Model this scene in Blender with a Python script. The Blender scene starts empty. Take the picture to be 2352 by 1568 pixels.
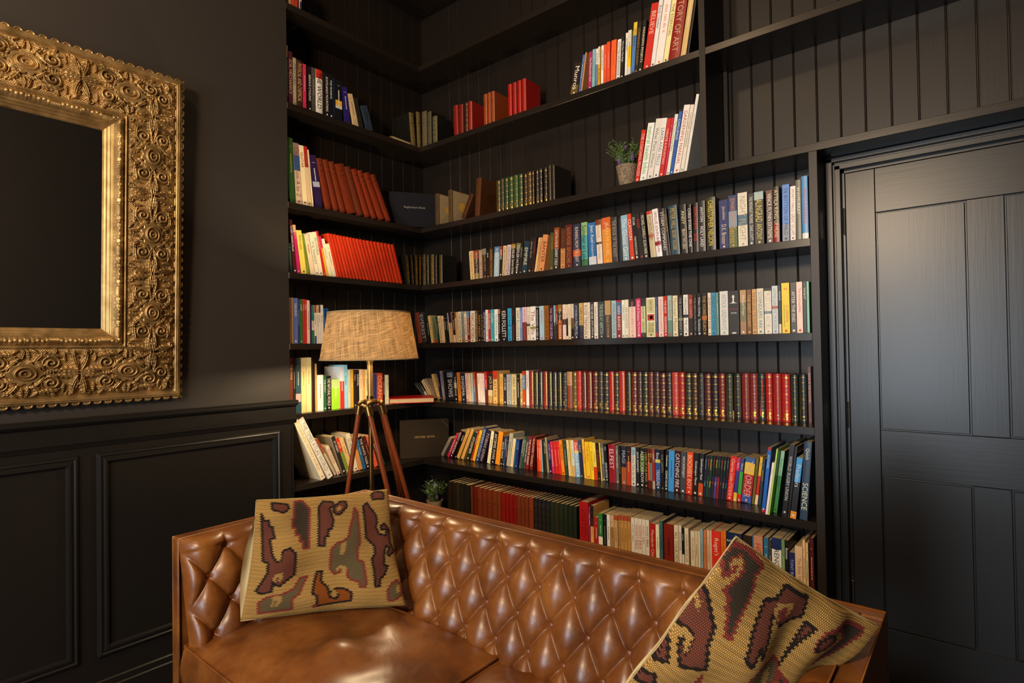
import bpy, math, random
import numpy as np
from math import pi, radians, sin, cos, sqrt
from mathutils import Matrix, Vector
random.seed(7); RNG = np.random.default_rng(7)
S = bpy.context.scene; C = S.collection
ZO = 1.38                      # the floor is z = 0; builders below measure heights from eye level, 1.38 m up

# ------------------------------------------------------------------ camera, world, lights, exposure
cam = bpy.data.objects.new('camera', bpy.data.cameras.new('camera')); C.objects.link(cam)
def _basis(yaw, pit, rol):
    f = Vector((sin(yaw)*cos(pit), cos(yaw)*cos(pit), sin(pit)))
    r = f.cross(Vector((0, 0, 1))).normalized(); u = r.cross(f)
    return cos(rol)*r + sin(rol)*u, -sin(rol)*r + cos(rol)*u, f
_r, _u, _f = _basis(radians(-39.41297), radians(0.766367), radians(-0.891650))
M = Matrix(((_r.x, _u.x, -_f.x, 2.63664), (_r.y, _u.y, -_f.y, -2.35), (_r.z, _u.z, -_f.z, ZO), (0, 0, 0, 1)))
cam.matrix_world = M
cam.data.sensor_width = 36; cam.data.lens = 1317.067*36/2352; cam.data.clip_start = .02
S.camera = cam
S.view_settings.view_transform = 'Standard'; S.view_settings.look = 'None'
S.view_settings.gamma = 1; S.view_settings.use_curve_mapping = False
S.view_settings.exposure = 0.0
W = bpy.data.worlds.new('world'); S.world = W; W.use_nodes = True
W.node_tree.nodes['Background'].inputs[0].default_value = (.30, .27, .25, 1)
W.node_tree.nodes['Background'].inputs[1].default_value = .10
def area(name, loc, aim, sx, sy, power, col):
    l = bpy.data.lights.new(name, 'AREA'); l.shape = 'RECTANGLE'; l.size = sx; l.size_y = sy
    l.energy = power; l.color = col
    o = bpy.data.objects.new(name, l); C.objects.link(o)
    o.location = (loc[0], loc[1], loc[2]+ZO)
    d = Vector(aim)-Vector(loc); o.rotation_euler = d.to_track_quat('-Z', 'Y').to_euler(); return o
area('window_daylight', (2.05, -4.92, -.05), (2.0, 0, -.1), .9, 1.6, 92, (.76, .88, 1.0))
def point(name, loc, r, power, col):
    l = bpy.data.lights.new(name, 'POINT'); l.shadow_soft_size = r; l.energy = power; l.color = col
    o = bpy.data.objects.new(name, l); C.objects.link(o); o.location = (loc[0], loc[1], loc[2]+ZO); return o
point('ceiling_lamp_light', (1.95, -3.5, 1.05), .22, 285, (1.0, .75, .50))
point('added_wall_fill_light', (1.1, -2.7, 2.35), .10, 45, (1.0, .68, .40))  # added warm fill for the upper left wall; no fixture stands here
point('table_lamp_light', (.471, -.739, .010), .035, 72, (1.0, .77, .46))

# ------------------------------------------------------------------ materials
def lin(c):
    if isinstance(c, str): c = [int(c[i:i+2], 16)/255 for i in (0, 2, 4)]
    return [x/12.92 if x <= .04045 else ((x+.055)/1.055)**2.4 for x in c]
def newmat(name):
    m = bpy.data.materials.new(name); m.use_nodes = True; nt = m.node_tree
    return m, nt, nt.nodes['Principled BSDF']
MC = {}
def paint(hexc, rough=.5, metal=0., var=.12, scale=40., coat=0., spec=.5):
    k = (hexc, rough, metal, var, scale, coat, spec)
    if k in MC: return MC[k]
    m, nt, b = newmat('surface_'+hexc); N = nt.nodes; L = nt.links
    c = lin(hexc)
    tc = N.new('ShaderNodeTexCoord'); no = N.new('ShaderNodeTexNoise'); no.inputs['Scale'].default_value = scale
    no.inputs['Detail'].default_value = 4
    L.new(tc.outputs['Object'], no.inputs['Vector'])
    mx = N.new('ShaderNodeMix'); mx.data_type = 'RGBA'
    mx.inputs[6].default_value = [x*(1-var) for x in c]+[1]; mx.inputs[7].default_value = [min(1, x*(1+var)) for x in c]+[1]
    L.new(no.outputs[0], mx.inputs[0]); L.new(mx.outputs[2], b.inputs['Base Color'])
    b.inputs['Roughness'].default_value = rough; b.inputs['Metallic'].default_value = metal
    b.inputs['Coat Weight'].default_value = coat; b.inputs['Specular IOR Level'].default_value = spec
    MC[k] = m; return m
def book_mat(hexc, leather=False):
    # the covers were picked under warm light: take that warmth out again
    v = [int(hexc[i:i+2], 16) for i in (0, 2, 4)]
    v = [min(255, v[0]*BK_T[0]), min(255, v[1]*BK_T[1]), min(255, v[2]*BK_T[2])]
    h = '%02x%02x%02x' % tuple(int(x) for x in v)
    return paint(h, .34 if leather else .36, 0, .10, 55., .0, .5)
BK_T = (1.04, 1.06, 1.10)
GOLD = paint('d8a848', .30, 1., .2, 90.)
GOLD_DIM = paint('8a6a30', .42, 1., .3, 90.)
PAGES = None
def pages_mat():
    m, nt, b = newmat('page_edges'); N = nt.nodes; L = nt.links
    tc = N.new('ShaderNodeTexCoord'); mp = N.new('ShaderNodeMapping'); mp.inputs['Scale'].default_value = (900, 6, 6)
    no = N.new('ShaderNodeTexNoise'); no.inputs['Scale'].default_value = 1.; no.inputs['Detail'].default_value = 2
    L.new(tc.outputs['Object'], mp.inputs[0]); L.new(mp.outputs[0], no.inputs['Vector'])
    r = N.new('ShaderNodeValToRGB'); r.color_ramp.elements[0].color = lin('a88a5c')+[1]; r.color_ramp.elements[1].color = lin('d8c094')+[1]
    r.color_ramp.elements[0].position = .3; r.color_ramp.elements[1].position = .7
    L.new(no.outputs[0], r.inputs[0]); L.new(r.outputs[0], b.inputs['Base Color']); b.inputs['Roughness'].default_value = .8
    return m
def wood_paint(name, c0, c1, axis, rough=.42, bump=.25, spec=.36):
    m, nt, b = newmat(name); N = nt.nodes; L = nt.links
    tc = N.new('ShaderNodeTexCoord'); mp = N.new('ShaderNodeMapping')
    sc = [60., 60., 60.]; sc[axis] = 2.5; mp.inputs['Scale'].default_value = sc
    no = N.new('ShaderNodeTexNoise'); no.inputs['Scale'].default_value = 2.; no.inputs['Detail'].default_value = 6; no.inputs['Distortion'].default_value = .6
    L.new(tc.outputs['Object'], mp.inputs[0]); L.new(mp.outputs[0], no.inputs['Vector'])
    mx = N.new('ShaderNodeMix'); mx.data_type = 'RGBA'; mx.inputs[6].default_value = lin(c0)+[1]; mx.inputs[7].default_value = lin(c1)+[1]
    L.new(no.outputs[0], mx.inputs[0]); L.new(mx.outputs[2], b.inputs['Base Color'])
    bp = N.new('ShaderNodeBump'); bp.inputs['Strength'].default_value = bump; bp.inputs['Distance'].default_value = .0006
    L.new(no.outputs[0], bp.inputs['Height']); L.new(bp.outputs[0], b.inputs['Normal'])
    b.inputs['Roughness'].default_value = rough; b.inputs['Specular IOR Level'].default_value = spec
    return m
BLK_V = wood_paint('black_painted_wood_upright', '1b1511', '231c16', 2)
BLK_H = wood_paint('black_painted_wood_level', '1b1511', '231c16', 0, .28, .2, .45)
BLK_Y = wood_paint('black_painted_wood_cross', '1b1511', '231c16', 1)
WALLP = paint('2f2a26', .55, 0, .05, 4., 0, .35)
TRIMP = paint('171513', .36, 0, .06, 6., 0, .4)
DOORP = wood_paint('door_paint', '131313', '191817', 2, .33, .2, .42)
def leather_mat():
    m, nt, b = newmat('tan_leather'); N = nt.nodes; L = nt.links
    tc = N.new('ShaderNodeTexCoord')
    n1 = N.new('ShaderNodeTexNoise'); n1.inputs['Scale'].default_value = 5; n1.inputs['Detail'].default_value = 8; n1.inputs['Roughness'].default_value = .65
    L.new(tc.outputs['Object'], n1.inputs['Vector'])
    r = N.new('ShaderNodeValToRGB'); e = r.color_ramp.elements
    e[0].position = .32; e[0].color = lin('4e280e')+[1]; e[1].position = .70; e[1].color = lin('8a5624')+[1]
    x = e.new(.5); x.color = lin('6e3e16')+[1]
    L.new(n1.outputs[0], r.inputs[0]); L.new(r.outputs[0], b.inputs['Base Color'])
    n2 = N.new('ShaderNodeTexNoise'); n2.inputs['Scale'].default_value = 260; n2.inputs['Detail'].default_value = 3
    n3 = N.new('ShaderNodeTexNoise'); n3.inputs['Scale'].default_value = 9; n3.inputs['Detail'].default_value = 5; n3.inputs['Distortion'].default_value = 1.2
    L.new(tc.outputs['Object'], n2.inputs['Vector']); L.new(tc.outputs['Object'], n3.inputs['Vector'])
    b1 = N.new('ShaderNodeBump'); b1.inputs['Strength'].default_value = .18; b1.inputs['Distance'].default_value = .0006
    b2 = N.new('ShaderNodeBump'); b2.inputs['Strength'].default_value = .35; b2.inputs['Distance'].default_value = .006
    L.new(n2.outputs[0], b1.inputs['Height']); L.new(n3.outputs[0], b2.inputs['Height']); L.new(b2.outputs[0], b1.inputs['Normal'])
    L.new(b1.outputs[0], b.inputs['Normal'])
    b.inputs['Roughness'].default_value = .37; b.inputs['Specular IOR Level'].default_value = .55
    b.inputs['Coat Weight'].default_value = .05; b.inputs['Coat Roughness'].default_value = .2
    return m
def gilt_mat():
    m, nt, b = newmat('antique_gilt'); N = nt.nodes; L = nt.links
    tc = N.new('ShaderNodeTexCoord'); no = N.new('ShaderNodeTexNoise'); no.inputs['Scale'].default_value = 18; no.inputs['Detail'].default_value = 6
    L.new(tc.outputs['Object'], no.inputs['Vector'])
    r = N.new('ShaderNodeValToRGB'); e = r.color_ramp.elements
    e[0].position = .3; e[0].color = lin('7c6238')+[1]; e[1].position = .7; e[1].color = lin('c4a068')+[1]
    L.new(no.outputs[0], r.inputs[0]); L.new(r.outputs[0], b.inputs['Base Color'])
    b.inputs['Metallic'].default_value = .7; b.inputs['Roughness'].default_value = .42
    return m
def linen_mat():
    m, nt, b = newmat('linen_shade'); N = nt.nodes; L = nt.links
    tc = N.new('ShaderNodeTexCoord'); uvn = tc.outputs['UV']
    fs = []
    for sc, rot in (((1/1.6, 1/42, 1), -.30), ((1/1.8, 1/60, 1), -.12), ((1/34, 1/1.2, 1), -.10)):
        mp = N.new('ShaderNodeMapping'); mp.vector_type = 'TEXTURE'; mp.inputs['Scale'].default_value = sc; mp.inputs['Rotation'].default_value = (0, 0, rot)
        no = N.new('ShaderNodeTexNoise'); no.inputs['Scale'].default_value = 1.6; no.inputs['Detail'].default_value = 4; no.inputs['Roughness'].default_value = .6
        L.new(uvn, mp.inputs[0]); L.new(mp.outputs[0], no.inputs['Vector']); fs.append(no.outputs[0])
    a = N.new('ShaderNodeMath'); a.operation = 'ADD'; L.new(fs[0], a.inputs[0]); L.new(fs[1], a.inputs[1])
    a2 = N.new('ShaderNodeMath'); a2.operation = 'ADD'; L.new(a.outputs[0], a2.inputs[0]); L.new(fs[2], a2.inputs[1])
    d = N.new('ShaderNodeMath'); d.operation = 'DIVIDE'; L.new(a2.outputs[0], d.inputs[0]); d.inputs[1].default_value = 3
    r = N.new('ShaderNodeValToRGB'); e = r.color_ramp.elements
    e[0].position = .40; e[0].color = lin('5a4c38')+[1]; e[1].position = .60; e[1].color = lin('a0906e')+[1]
    L.new(d.outputs[0], r.inputs[0])
    df = N.new('ShaderNodeBsdfDiffuse'); tr = N.new('ShaderNodeBsdfTranslucent'); mx = N.new('ShaderNodeMixShader'); mx.inputs[0].default_value = .17
    r2 = N.new('ShaderNodeValToRGB'); e = r2.color_ramp.elements
    e[0].position = .42; e[0].color = lin('2a1c0c')+[1]; e[1].position = .60; e[1].color = lin('b08454')+[1]
    L.new(d.outputs[0], r2.inputs[0])
    L.new(r.outputs[0], df.inputs[0]); L.new(r2.outputs[0], tr.inputs[0]); L.new(df.outputs[0], mx.inputs[1]); L.new(tr.outputs[0], mx.inputs[2])
    L.new(mx.outputs[0], N['Material Output'].inputs[0]); return m
def kilim_mat():
    m, nt, b = newmat('kilim_weave'); N = nt.nodes; L = nt.links
    at = N.new('ShaderNodeVertexColor'); at.layer_name = 'weave'
    tc = N.new('ShaderNodeTexCoord'); sp = N.new('ShaderNodeSeparateXYZ'); L.new(tc.outputs['UV'], sp.inputs[0])
    def mth(op, a, b_=None):
        n = N.new('ShaderNodeMath'); n.operation = op
        for i, v in enumerate((a, b_)):
            if v is None: continue
            if isinstance(v, (int, float)): n.inputs[i].default_value = v
            else: L.new(v, n.inputs[i])
        return n.outputs[0]
    u = mth('MULTIPLY', sp.outputs[0], 112*2*pi); v = mth('MULTIPLY', sp.outputs[1], 112*pi)
    row = mth('MULTIPLY', mth('SIGN', mth('SINE', v)), pi/2)
    w = mth('ABSOLUTE', mth('MULTIPLY', mth('SINE', mth('MULTIPLY', mth('ADD', u, row), .5)), mth('SINE', v)))
    no = N.new('ShaderNodeTexNoise'); no.inputs['Scale'].default_value = 320; L.new(tc.outputs['UV'], no.inputs['Vector'])
    hh = mth('ADD', w, mth('MULTIPLY', no.outputs[0], .5))
    cr = N.new('ShaderNodeMapRange'); L.new(hh, cr.inputs[0]); cr.inputs[1].default_value = .1; cr.inputs[2].default_value = 1.2
    cr.inputs[3].default_value = .22; cr.inputs[4].default_value = 1.15
    vm = N.new('ShaderNodeVectorMath'); vm.operation = 'SCALE'; L.new(at.outputs[0], vm.inputs[0]); L.new(cr.outputs[0], vm.inputs['Scale'])
    L.new(vm.outputs[0], b.inputs['Base Color'])
    bp = N.new('ShaderNodeBump'); bp.inputs['Strength'].default_value = .8; bp.inputs['Distance'].default_value = .0018
    L.new(hh, bp.inputs['Height']); L.new(bp.outputs[0], b.inputs['Normal']); b.inputs['Roughness'].default_value = .9
    b.inputs['Specular IOR Level'].default_value = .1
    return m

# ------------------------------------------------------------------ mesh helpers
class MB:
    def __init__(s): s.v = []; s.f = []; s.m = []
    def add(s, vs, fs, m=0):
        o = len(s.v); s.v += [tuple(p) for p in vs]
        for f in fs: s.f.append(tuple(i+o for i in f)); s.m.append(m)
    def box(s, x0, x1, y0, y1, z0, z1, m=0, c=0.):
        if c > 0:
            c = min(c, (x1-x0)/2.2, (y1-y0)/2.2, (z1-z0)/2.2)
            vs = []
            for x, y, z, sx, sy, sz in [(a, b, d, i, j, k) for a, i in ((x0, 1), (x1, -1)) for b, j in ((y0, 1), (y1, -1)) for d, k in ((z0, 1), (z1, -1))]:
                vs += [(x+sx*c, y+sy*c, z), (x+sx*c, y, z+sz*c), (x, y+sy*c, z+sz*c)]
            # corners idx: n = 4a+2b+d ; 3n + (0:z-face, 1:y-face, 2:x-face)
            I = lambda a, b, d, k: 3*(4*a+2*b+d)+k
            F = [(I(0,0,0,0), I(0,1,0,0), I(1,1,0,0), I(1,0,0,0)), (I(0,0,1,0), I(1,0,1,0), I(1,1,1,0), I(0,1,1,0)),
                 (I(0,0,0,1), I(1,0,0,1), I(1,0,1,1), I(0,0,1,1)), (I(0,1,0,1), I(0,1,1,1), I(1,1,1,1), I(1,1,0,1)),
                 (I(0,0,0,2), I(0,0,1,2), I(0,1,1,2), I(0,1,0,2)), (I(1,0,0,2), I(1,1,0,2), I(1,1,1,2), I(1,0,1,2))]
            for b in (0, 1):
                for d in (0, 1): F.append((I(0,b,d,0), I(1,b,d,0), I(1,b,d,1), I(0,b,d,1)))
            for a in (0, 1):
                for d in (0, 1): F.append((I(a,0,d,0), I(a,1,d,0), I(a,1,d,2), I(a,0,d,2)))
                for b in (0, 1): F.append((I(a,b,0,1), I(a,b,1,1), I(a,b,1,2), I(a,b,0,2)))
                for b in (0, 1):
                    for d in (0, 1): F.append((I(a,b,d,0), I(a,b,d,1), I(a,b,d,2)))
            s.add(vs, F, m); return
        vs = [(x0,y0,z0),(x1,y0,z0),(x1,y1,z0),(x0,y1,z0),(x0,y0,z1),(x1,y0,z1),(x1,y1,z1),(x0,y1,z1)]
        s.add(vs, [(0,3,2,1),(4,5,6,7),(0,1,5,4),(1,2,6,5),(2,3,7,6),(3,0,4,7)], m)
    def tube(s, pts, r, n=10, m=0, closed=False, cap=True):
        pts = [Vector(p) for p in pts]; rr = r if hasattr(r, '__len__') else [r]*len(pts); rings = []; up = None
        for i, p in enumerate(pts):
            if closed: t = pts[(i+1) % len(pts)]-pts[i-1]
            else: t = pts[min(i+1, len(pts)-1)]-pts[max(i-1, 0)]
            t.normalize()
            if up is None: up = Vector((0, 0, 1)) if abs(t.z) < .9 else Vector((1, 0, 0))
            a = t.cross(up).normalized(); b = a.cross(t); up = b
            rings.append([p+rr[i]*(cos(2*pi*k/n)*a+sin(2*pi*k/n)*b) for k in range(n)])
        vs = [q for R_ in rings for q in R_]; fs = []
        for i in range(len(rings) if closed else len(rings)-1):
            j = (i+1) % len(rings)
            for k in range(n): fs.append((i*n+k, i*n+(k+1) % n, j*n+(k+1) % n, j*n+k))
        if cap and not closed: fs += [tuple(range(n))[::-1], tuple((len(rings)-1)*n+k for k in range(n))]
        s.add(vs, fs, m)
    def lathe(s, prof, c, n=40, m=0):
        vs = [(c[0]+r*cos(2*pi*k/n), c[1]+r*sin(2*pi*k/n), c[2]+z) for r, z in prof for k in range(n)]
        fs = [(i*n+k, i*n+(k+1) % n, (i+1)*n+(k+1) % n, (i+1)*n+k) for i in range(len(prof)-1) for k in range(n)]
        s.add(vs, fs, m)
    def ball(s, c, r, m=0, sc=(1, 1, 1), n=12):
        prof = [(max(r*sin(pi*i/8), 1e-5), -r*cos(pi*i/8)) for i in range(9)]
        vs = [(c[0]+a*cos(2*pi*k/n)*sc[0], c[1]+a*sin(2*pi*k/n)*sc[1], c[2]+z*sc[2]) for a, z in prof for k in range(n)]
        fs = [(i*n+k, i*n+(k+1) % n, (i+1)*n+(k+1) % n, (i+1)*n+k) for i in range(8) for k in range(n)]
        s.add(vs, fs, m)
    def grid(s, A, m=0, flip=False):
        n0, n1 = A.shape[:2]; o = len(s.v); s.v += [tuple(p) for p in A.reshape(-1, 3).tolist()]
        for i in range(n0-1):
            for j in range(n1-1):
                q = (o+i*n1+j, o+i*n1+j+1, o+(i+1)*n1+j+1, o+(i+1)*n1+j)
                s.f.append(q[::-1] if flip else q); s.m.append(m)
def origin_of(p):
    o = Vector((0, 0, 0))
    while p is not None: o += Vector(p.get('_o', (0, 0, 0))); p = p.parent
    return o
ORI = {}
def mesh_obj(name, mb, mats, parent=None, smooth=False, angle=None, org=None, local=False):
    """links the collected shapes as one mesh; coordinates are in room space unless local"""
    me = bpy.data.meshes.new(name)
    o = (0, 0, 0)
    if not local:
        if parent is not None: o = ORI[parent.name]
        elif org is not None: o = org
    vs = [(v[0]-o[0], v[1]-o[1], v[2]-o[2]) for v in mb.v] if any(o) else mb.v
    me.from_pydata(vs, [], mb.f)
    mats = mats if isinstance(mats, (list, tuple)) else [mats]
    for m in mats: me.materials.append(m)
    if len(mats) > 1: me.polygons.foreach_set('material_index', mb.m)
    if smooth: me.polygons.foreach_set('use_smooth', [True]*len(me.polygons))
    ob = bpy.data.objects.new(name, me); C.objects.link(ob)
    if smooth and angle: me.set_sharp_from_angle(angle=angle)
    if parent is not None: ob.parent = parent; ORI[ob.name] = o
    else: ob.location = (o[0], o[1], o[2]+ZO); ORI[ob.name] = o
    return ob
def thing(name, label, cat, loc, group=None):
    e = bpy.data.objects.new(name, None); e.empty_display_size = .05; C.objects.link(e)
    e.location = (loc[0], loc[1], loc[2]+ZO); ORI[e.name] = tuple(loc)
    tag(e, label, cat, group); return e
def tag(o, label, cat, group=None):
    o['label'] = label; o['category'] = cat
    if group: o['group'] = group
    return o
def struct(o): o['kind'] = 'structure'; return o

# ------------------------------------------------------------------ room shell
FZ = -1.38; CZ = 2.62; XR = 4.3; YB = -5.0
mb = MB(); mb.box(-.35, XR+.12, YB-.12, .4, FZ-.1, FZ)
struct(mesh_obj('floor', mb, wood_paint('dark_floor_boards', '2a1a10', '4a3020', 1, .35)))
mb = MB(); mb.box(-.35, XR+.12, YB-.12, .4, CZ, CZ+.1)
struct(mesh_obj('ceiling', mb, paint('6a625a', .8)))
def beadboard(mb, a0, a1, z0, z1, first, step, place):
    """vertical boards with a bead and groove at every joint; place(a, depth, z) maps to the room"""
    prof = [(a0, 0)]; g = first
    while g < a0+.01: g += step
    while g < a1-.01:
        prof += [(g-.0085, 0), (g-.0075, .0022), (g-.006, .0005), (g-.004, 0), (g-.0022, .0012), (g-.0012, .007), (g+.0012, .007), (g+.002, 0)]
        g += step
    prof.append((a1, 0)); A = np.array([[place(a, d, z) for z in (z0, z1)] for a, d in prof]); mb.grid(A)
mb = MB(); beadboard(mb, -.23, 2.176, FZ, CZ, .032, .0843, lambda a, d, z: (a, .23+d, z)); mb.box(-.24, 2.176, .24, .36, FZ, CZ)
struct(mesh_obj('wall_right', mb, BLK_V))
mb = MB(); beadboard(mb, 2.176, XR, .70, CZ, .032, .0843, lambda a, d, z: (a, .23+d, z)); mb.box(2.176, XR, .24, .36, .70, CZ); mb.box(3.16, XR, .17, .36, FZ, .70)
struct(mesh_obj('wall_right_upper', mb, BLK_V))
mb = MB(); beadboard(mb, -.87, .23, FZ, CZ, -.018-.0853*9, .0853, lambda a, d, z: (-.23-d, a, z)); mb.box(-.36, -.24, -.87, .36, FZ, CZ)
struct(mesh_obj('wall_left_recess', mb, BLK_V))
WY = -.866
mb = MB(); mb.box(-.23, 0, YB, WY, FZ, CZ)
struct(mesh_obj('wall_left', mb, WALLP))
mb = MB(); mb.box(XR, XR+.12, YB, .36, FZ, CZ); struct(mesh_obj('wall_far_right', mb, WALLP))
mb = MB()
wx0, wx1, wz0, wz1 = 1.55, 2.55, -.90, .80
for b in ((-.24, wx0, FZ, CZ), (wx1, XR, FZ, CZ), (wx0, wx1, FZ, wz0), (wx0, wx1, wz1, CZ)): mb.box(b[0], b[1], YB-.12, YB, b[2], b[3])
struct(mesh_obj('wall_rear', mb, WALLP))
wf = MB()
for b in ((wx0, wx0+.06, wz0, wz1), (wx1-.06, wx1, wz0, wz1), (wx0, wx1, wz0, wz0+.06), (wx0, wx1, wz1-.06, wz1), (wx0, wx1, -.07, -.03), (2.03, 2.07, wz0, wz1)):
    wf.box(b[0], b[1], YB-.09, YB-.03, b[2], b[3])
wo = struct(mesh_obj('window_1', wf, paint('d8d4cc', .5)))
# wainscot of the left wall
mb = MB()
mb.box(.0, .012, YB, WY, FZ, -.34, 0)
mb.box(-.23, .012, WY-.002, WY+.010, FZ, -.30, 0)
struct(mesh_obj('trim_1', mb, TRIMP))
mb = MB()
def dado(mb, y0, y1):
    prof = [(0, -.345), (.016, -.345), (.020, -.335), (.026, -.325), (.026, -.318), (.018, -.312), (.018, -.262), (.030, -.258), (.040, -.248), (.040, -.236), (.034, -.232), (0, -.232)]
    vs = []; n = len(prof)
    for y in (y0, y1): vs += [(x, y, z) for x, z in prof]
    fs = [(i, i+1, n+i+1, n+i) for i in range(n-1)]+[tuple(range(n)), tuple(range(2*n-1, n-1, -1))]
    mb.add(vs, fs)
dado(mb, YB, WY+.022); mb.box(-.02, .001, WY, WY+.022, -.262, -.234)
struct(mesh_obj('trim_2', mb, TRIMP))
def panel_mould(mb, y0, y1, z0, z1):
    prof = [(0, 0), (.006, .011), (.012, .013), (.016, .009), (.022, .009), (.026, .014), (.034, .014), (.038, .004), (.040, 0)]
    P = []
    for d, h in prof:
        P.append([(.012+h, y0+d, z0+d), (.012+h, y1-d, z0+d), (.012+h, y1-d, z1-d), (.012+h, y0+d, z1-d), (.012+h, y0+d, z0+d)])
    mb.grid(np.array(P))
for i, (y0, y1) in enumerate(((-1.667, -.925), (-2.46, -1.722), (-3.25, -2.52))):
    mb = MB(); panel_mould(mb, y0, y1, -1.150, -.372); struct(mesh_obj('trim_%d' % (3+i), mb, TRIMP))
mb = MB(); mb.box(.0, .024, YB, WY, FZ, -1.235, 0, .004); mb.box(.0, .030, YB, WY, FZ, -1.262, 0, .004)
struct(mesh_obj('baseboard_left', mb, TRIMP))

# ------------------------------------------------------------------ built-in bookcase
Z8 = [1.739, 1.241, .746, .396, .044, -.307, -.658, -1.01]; TH = .0297
bc = thing('built_in_bookcase', 'black painted built-in corner bookcase with long deep shelves around the room corner', 'bookcase', (0, 0, FZ))
def lshelf(z, xe):
    m = MB()
    m.box(.0005, xe, 0, .2295, z-TH, z, 0, .0012)
    m.box(-.2295, -.0, WY+.001, .2295, z-TH, z, 0, .0012)
    return m
for i, z in enumerate([2.237]+Z8):
    xe = 3.6 if i <= 3 else 2.1475
    mesh_obj('shelf', lshelf(z, xe), BLK_H, bc)
m = MB(); m.box(1.742, 1.769, -.0009, .2295, .746, 2.237-TH, 0, .0012)
mesh_obj('upright', m, BLK_V, bc)
m = MB(); m.box(2.147, 2.1765, -.0005, .2295, FZ, .746-TH, 0, .0012)
mesh_obj('upright', m, BLK_V, bc)
m = MB(); m.box(1.770, 1.788, .205, .2295, .747, 1.241-TH, 0, .001)
mesh_obj('batten', m, BLK_V, bc)
m = MB(); m.box(0, 2.147, .03, .05, FZ, -1.04)
mesh_obj('plinth', m, BLK_H, bc)

# ------------------------------------------------------------------ door
dy = .165
mb = MB()
mb.box(2.1767, 2.2005, .135, .23, FZ, .715, 0, .002); mb.box(2.2005, 2.206, .150, .23, FZ, .700, 0)
mb.box(2.206, 2.226, .146, .23, FZ, .686, 0, .002); mb.box(2.226, 2.2345, .175, .23, FZ, .672)
mb.box(2.1767, 3.20, .135, .23, .697, .7158, 0, .002); mb.box(2.2, 3.18, .150, .23, .691, .697)
mb.box(2.206, 3.17, .146, .23, .669, .691, 0, .002); mb.box(2.226, 3.15, .175, .23, .659, .669)
mb.box(3.085, 3.16, .14, .23, FZ, .715, 0, .002)
struct(mesh_obj('trim_9', mb, DOORP))
dr = bpy.data.objects.new('door_1', None); C.objects.link(dr); dr.location = (2.237, dy, FZ+ZO); ORI['door_1'] = (2.237, dy, FZ); struct(dr)
tag(dr, 'black painted panelled door set back beside the bookcase post', 'door')
mb = MB()
X0, X1, Z0, Z1 = 2.2385, 3.08, FZ+.008, .654
mb.box(X0, X1, dy+.012, dy+.036, Z0, Z1)
mesh_obj('door_panel', mb, DOORP, dr)
mb = MB(); c = .0016
mb.box(X0, 2.3345, dy, dy+.04, Z0, Z1, 0, c); mb.box(2.968, X1, dy, dy+.04, Z0, Z1, 0, c)
mesh_obj('stile', mb, DOORP, dr)
mb = MB()
DOORH = wood_paint('door_paint_level', '131313', '191817', 0, .33, .2, .42)
for a, b in ((.489, Z1), (-.492, -.321), (Z0, -1.052)): mb.box(2.335, 2.9675, dy, dy+.04, a, b, 0, c)
mesh_obj('rail', mb, DOORH, dr)
mb = MB()
for a, b in ((-.3205, .4885), (-1.0515, -.4925)): mb.box(2.6005, 2.6995, dy, dy+.04, a, b, 0, c)
mesh_obj('muntin', mb, DOORP, dr)
# raised flat panels
mb = MB()
for x0, x1 in ((2.3395, 2.5955), (2.7045, 2.963)):
    for a, b in ((-.3160, .484), (-1.047, -.4975)): mb.box(x0, x1, dy+.0015, dy+.02, a, b, 0, .0015)
mesh_obj('raised_panel', mb, DOORP, dr)
STEEL = paint('b8b4ac', .25, 1.)
for z in (.47, -.27, -.95):
    mb = MB(); mb.tube([(2.2345, dy-.006, z-.05), (2.2345, dy-.006, z+.05)], .0045, 10)
    for k in range(4): mb.tube([(2.2345, dy-.006, z-.04+k*.026), (2.2345, dy-.006, z-.038+k*.026)], .0052, 10)
    mesh_obj('hinge', mb, STEEL, dr, True, .6)

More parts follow.
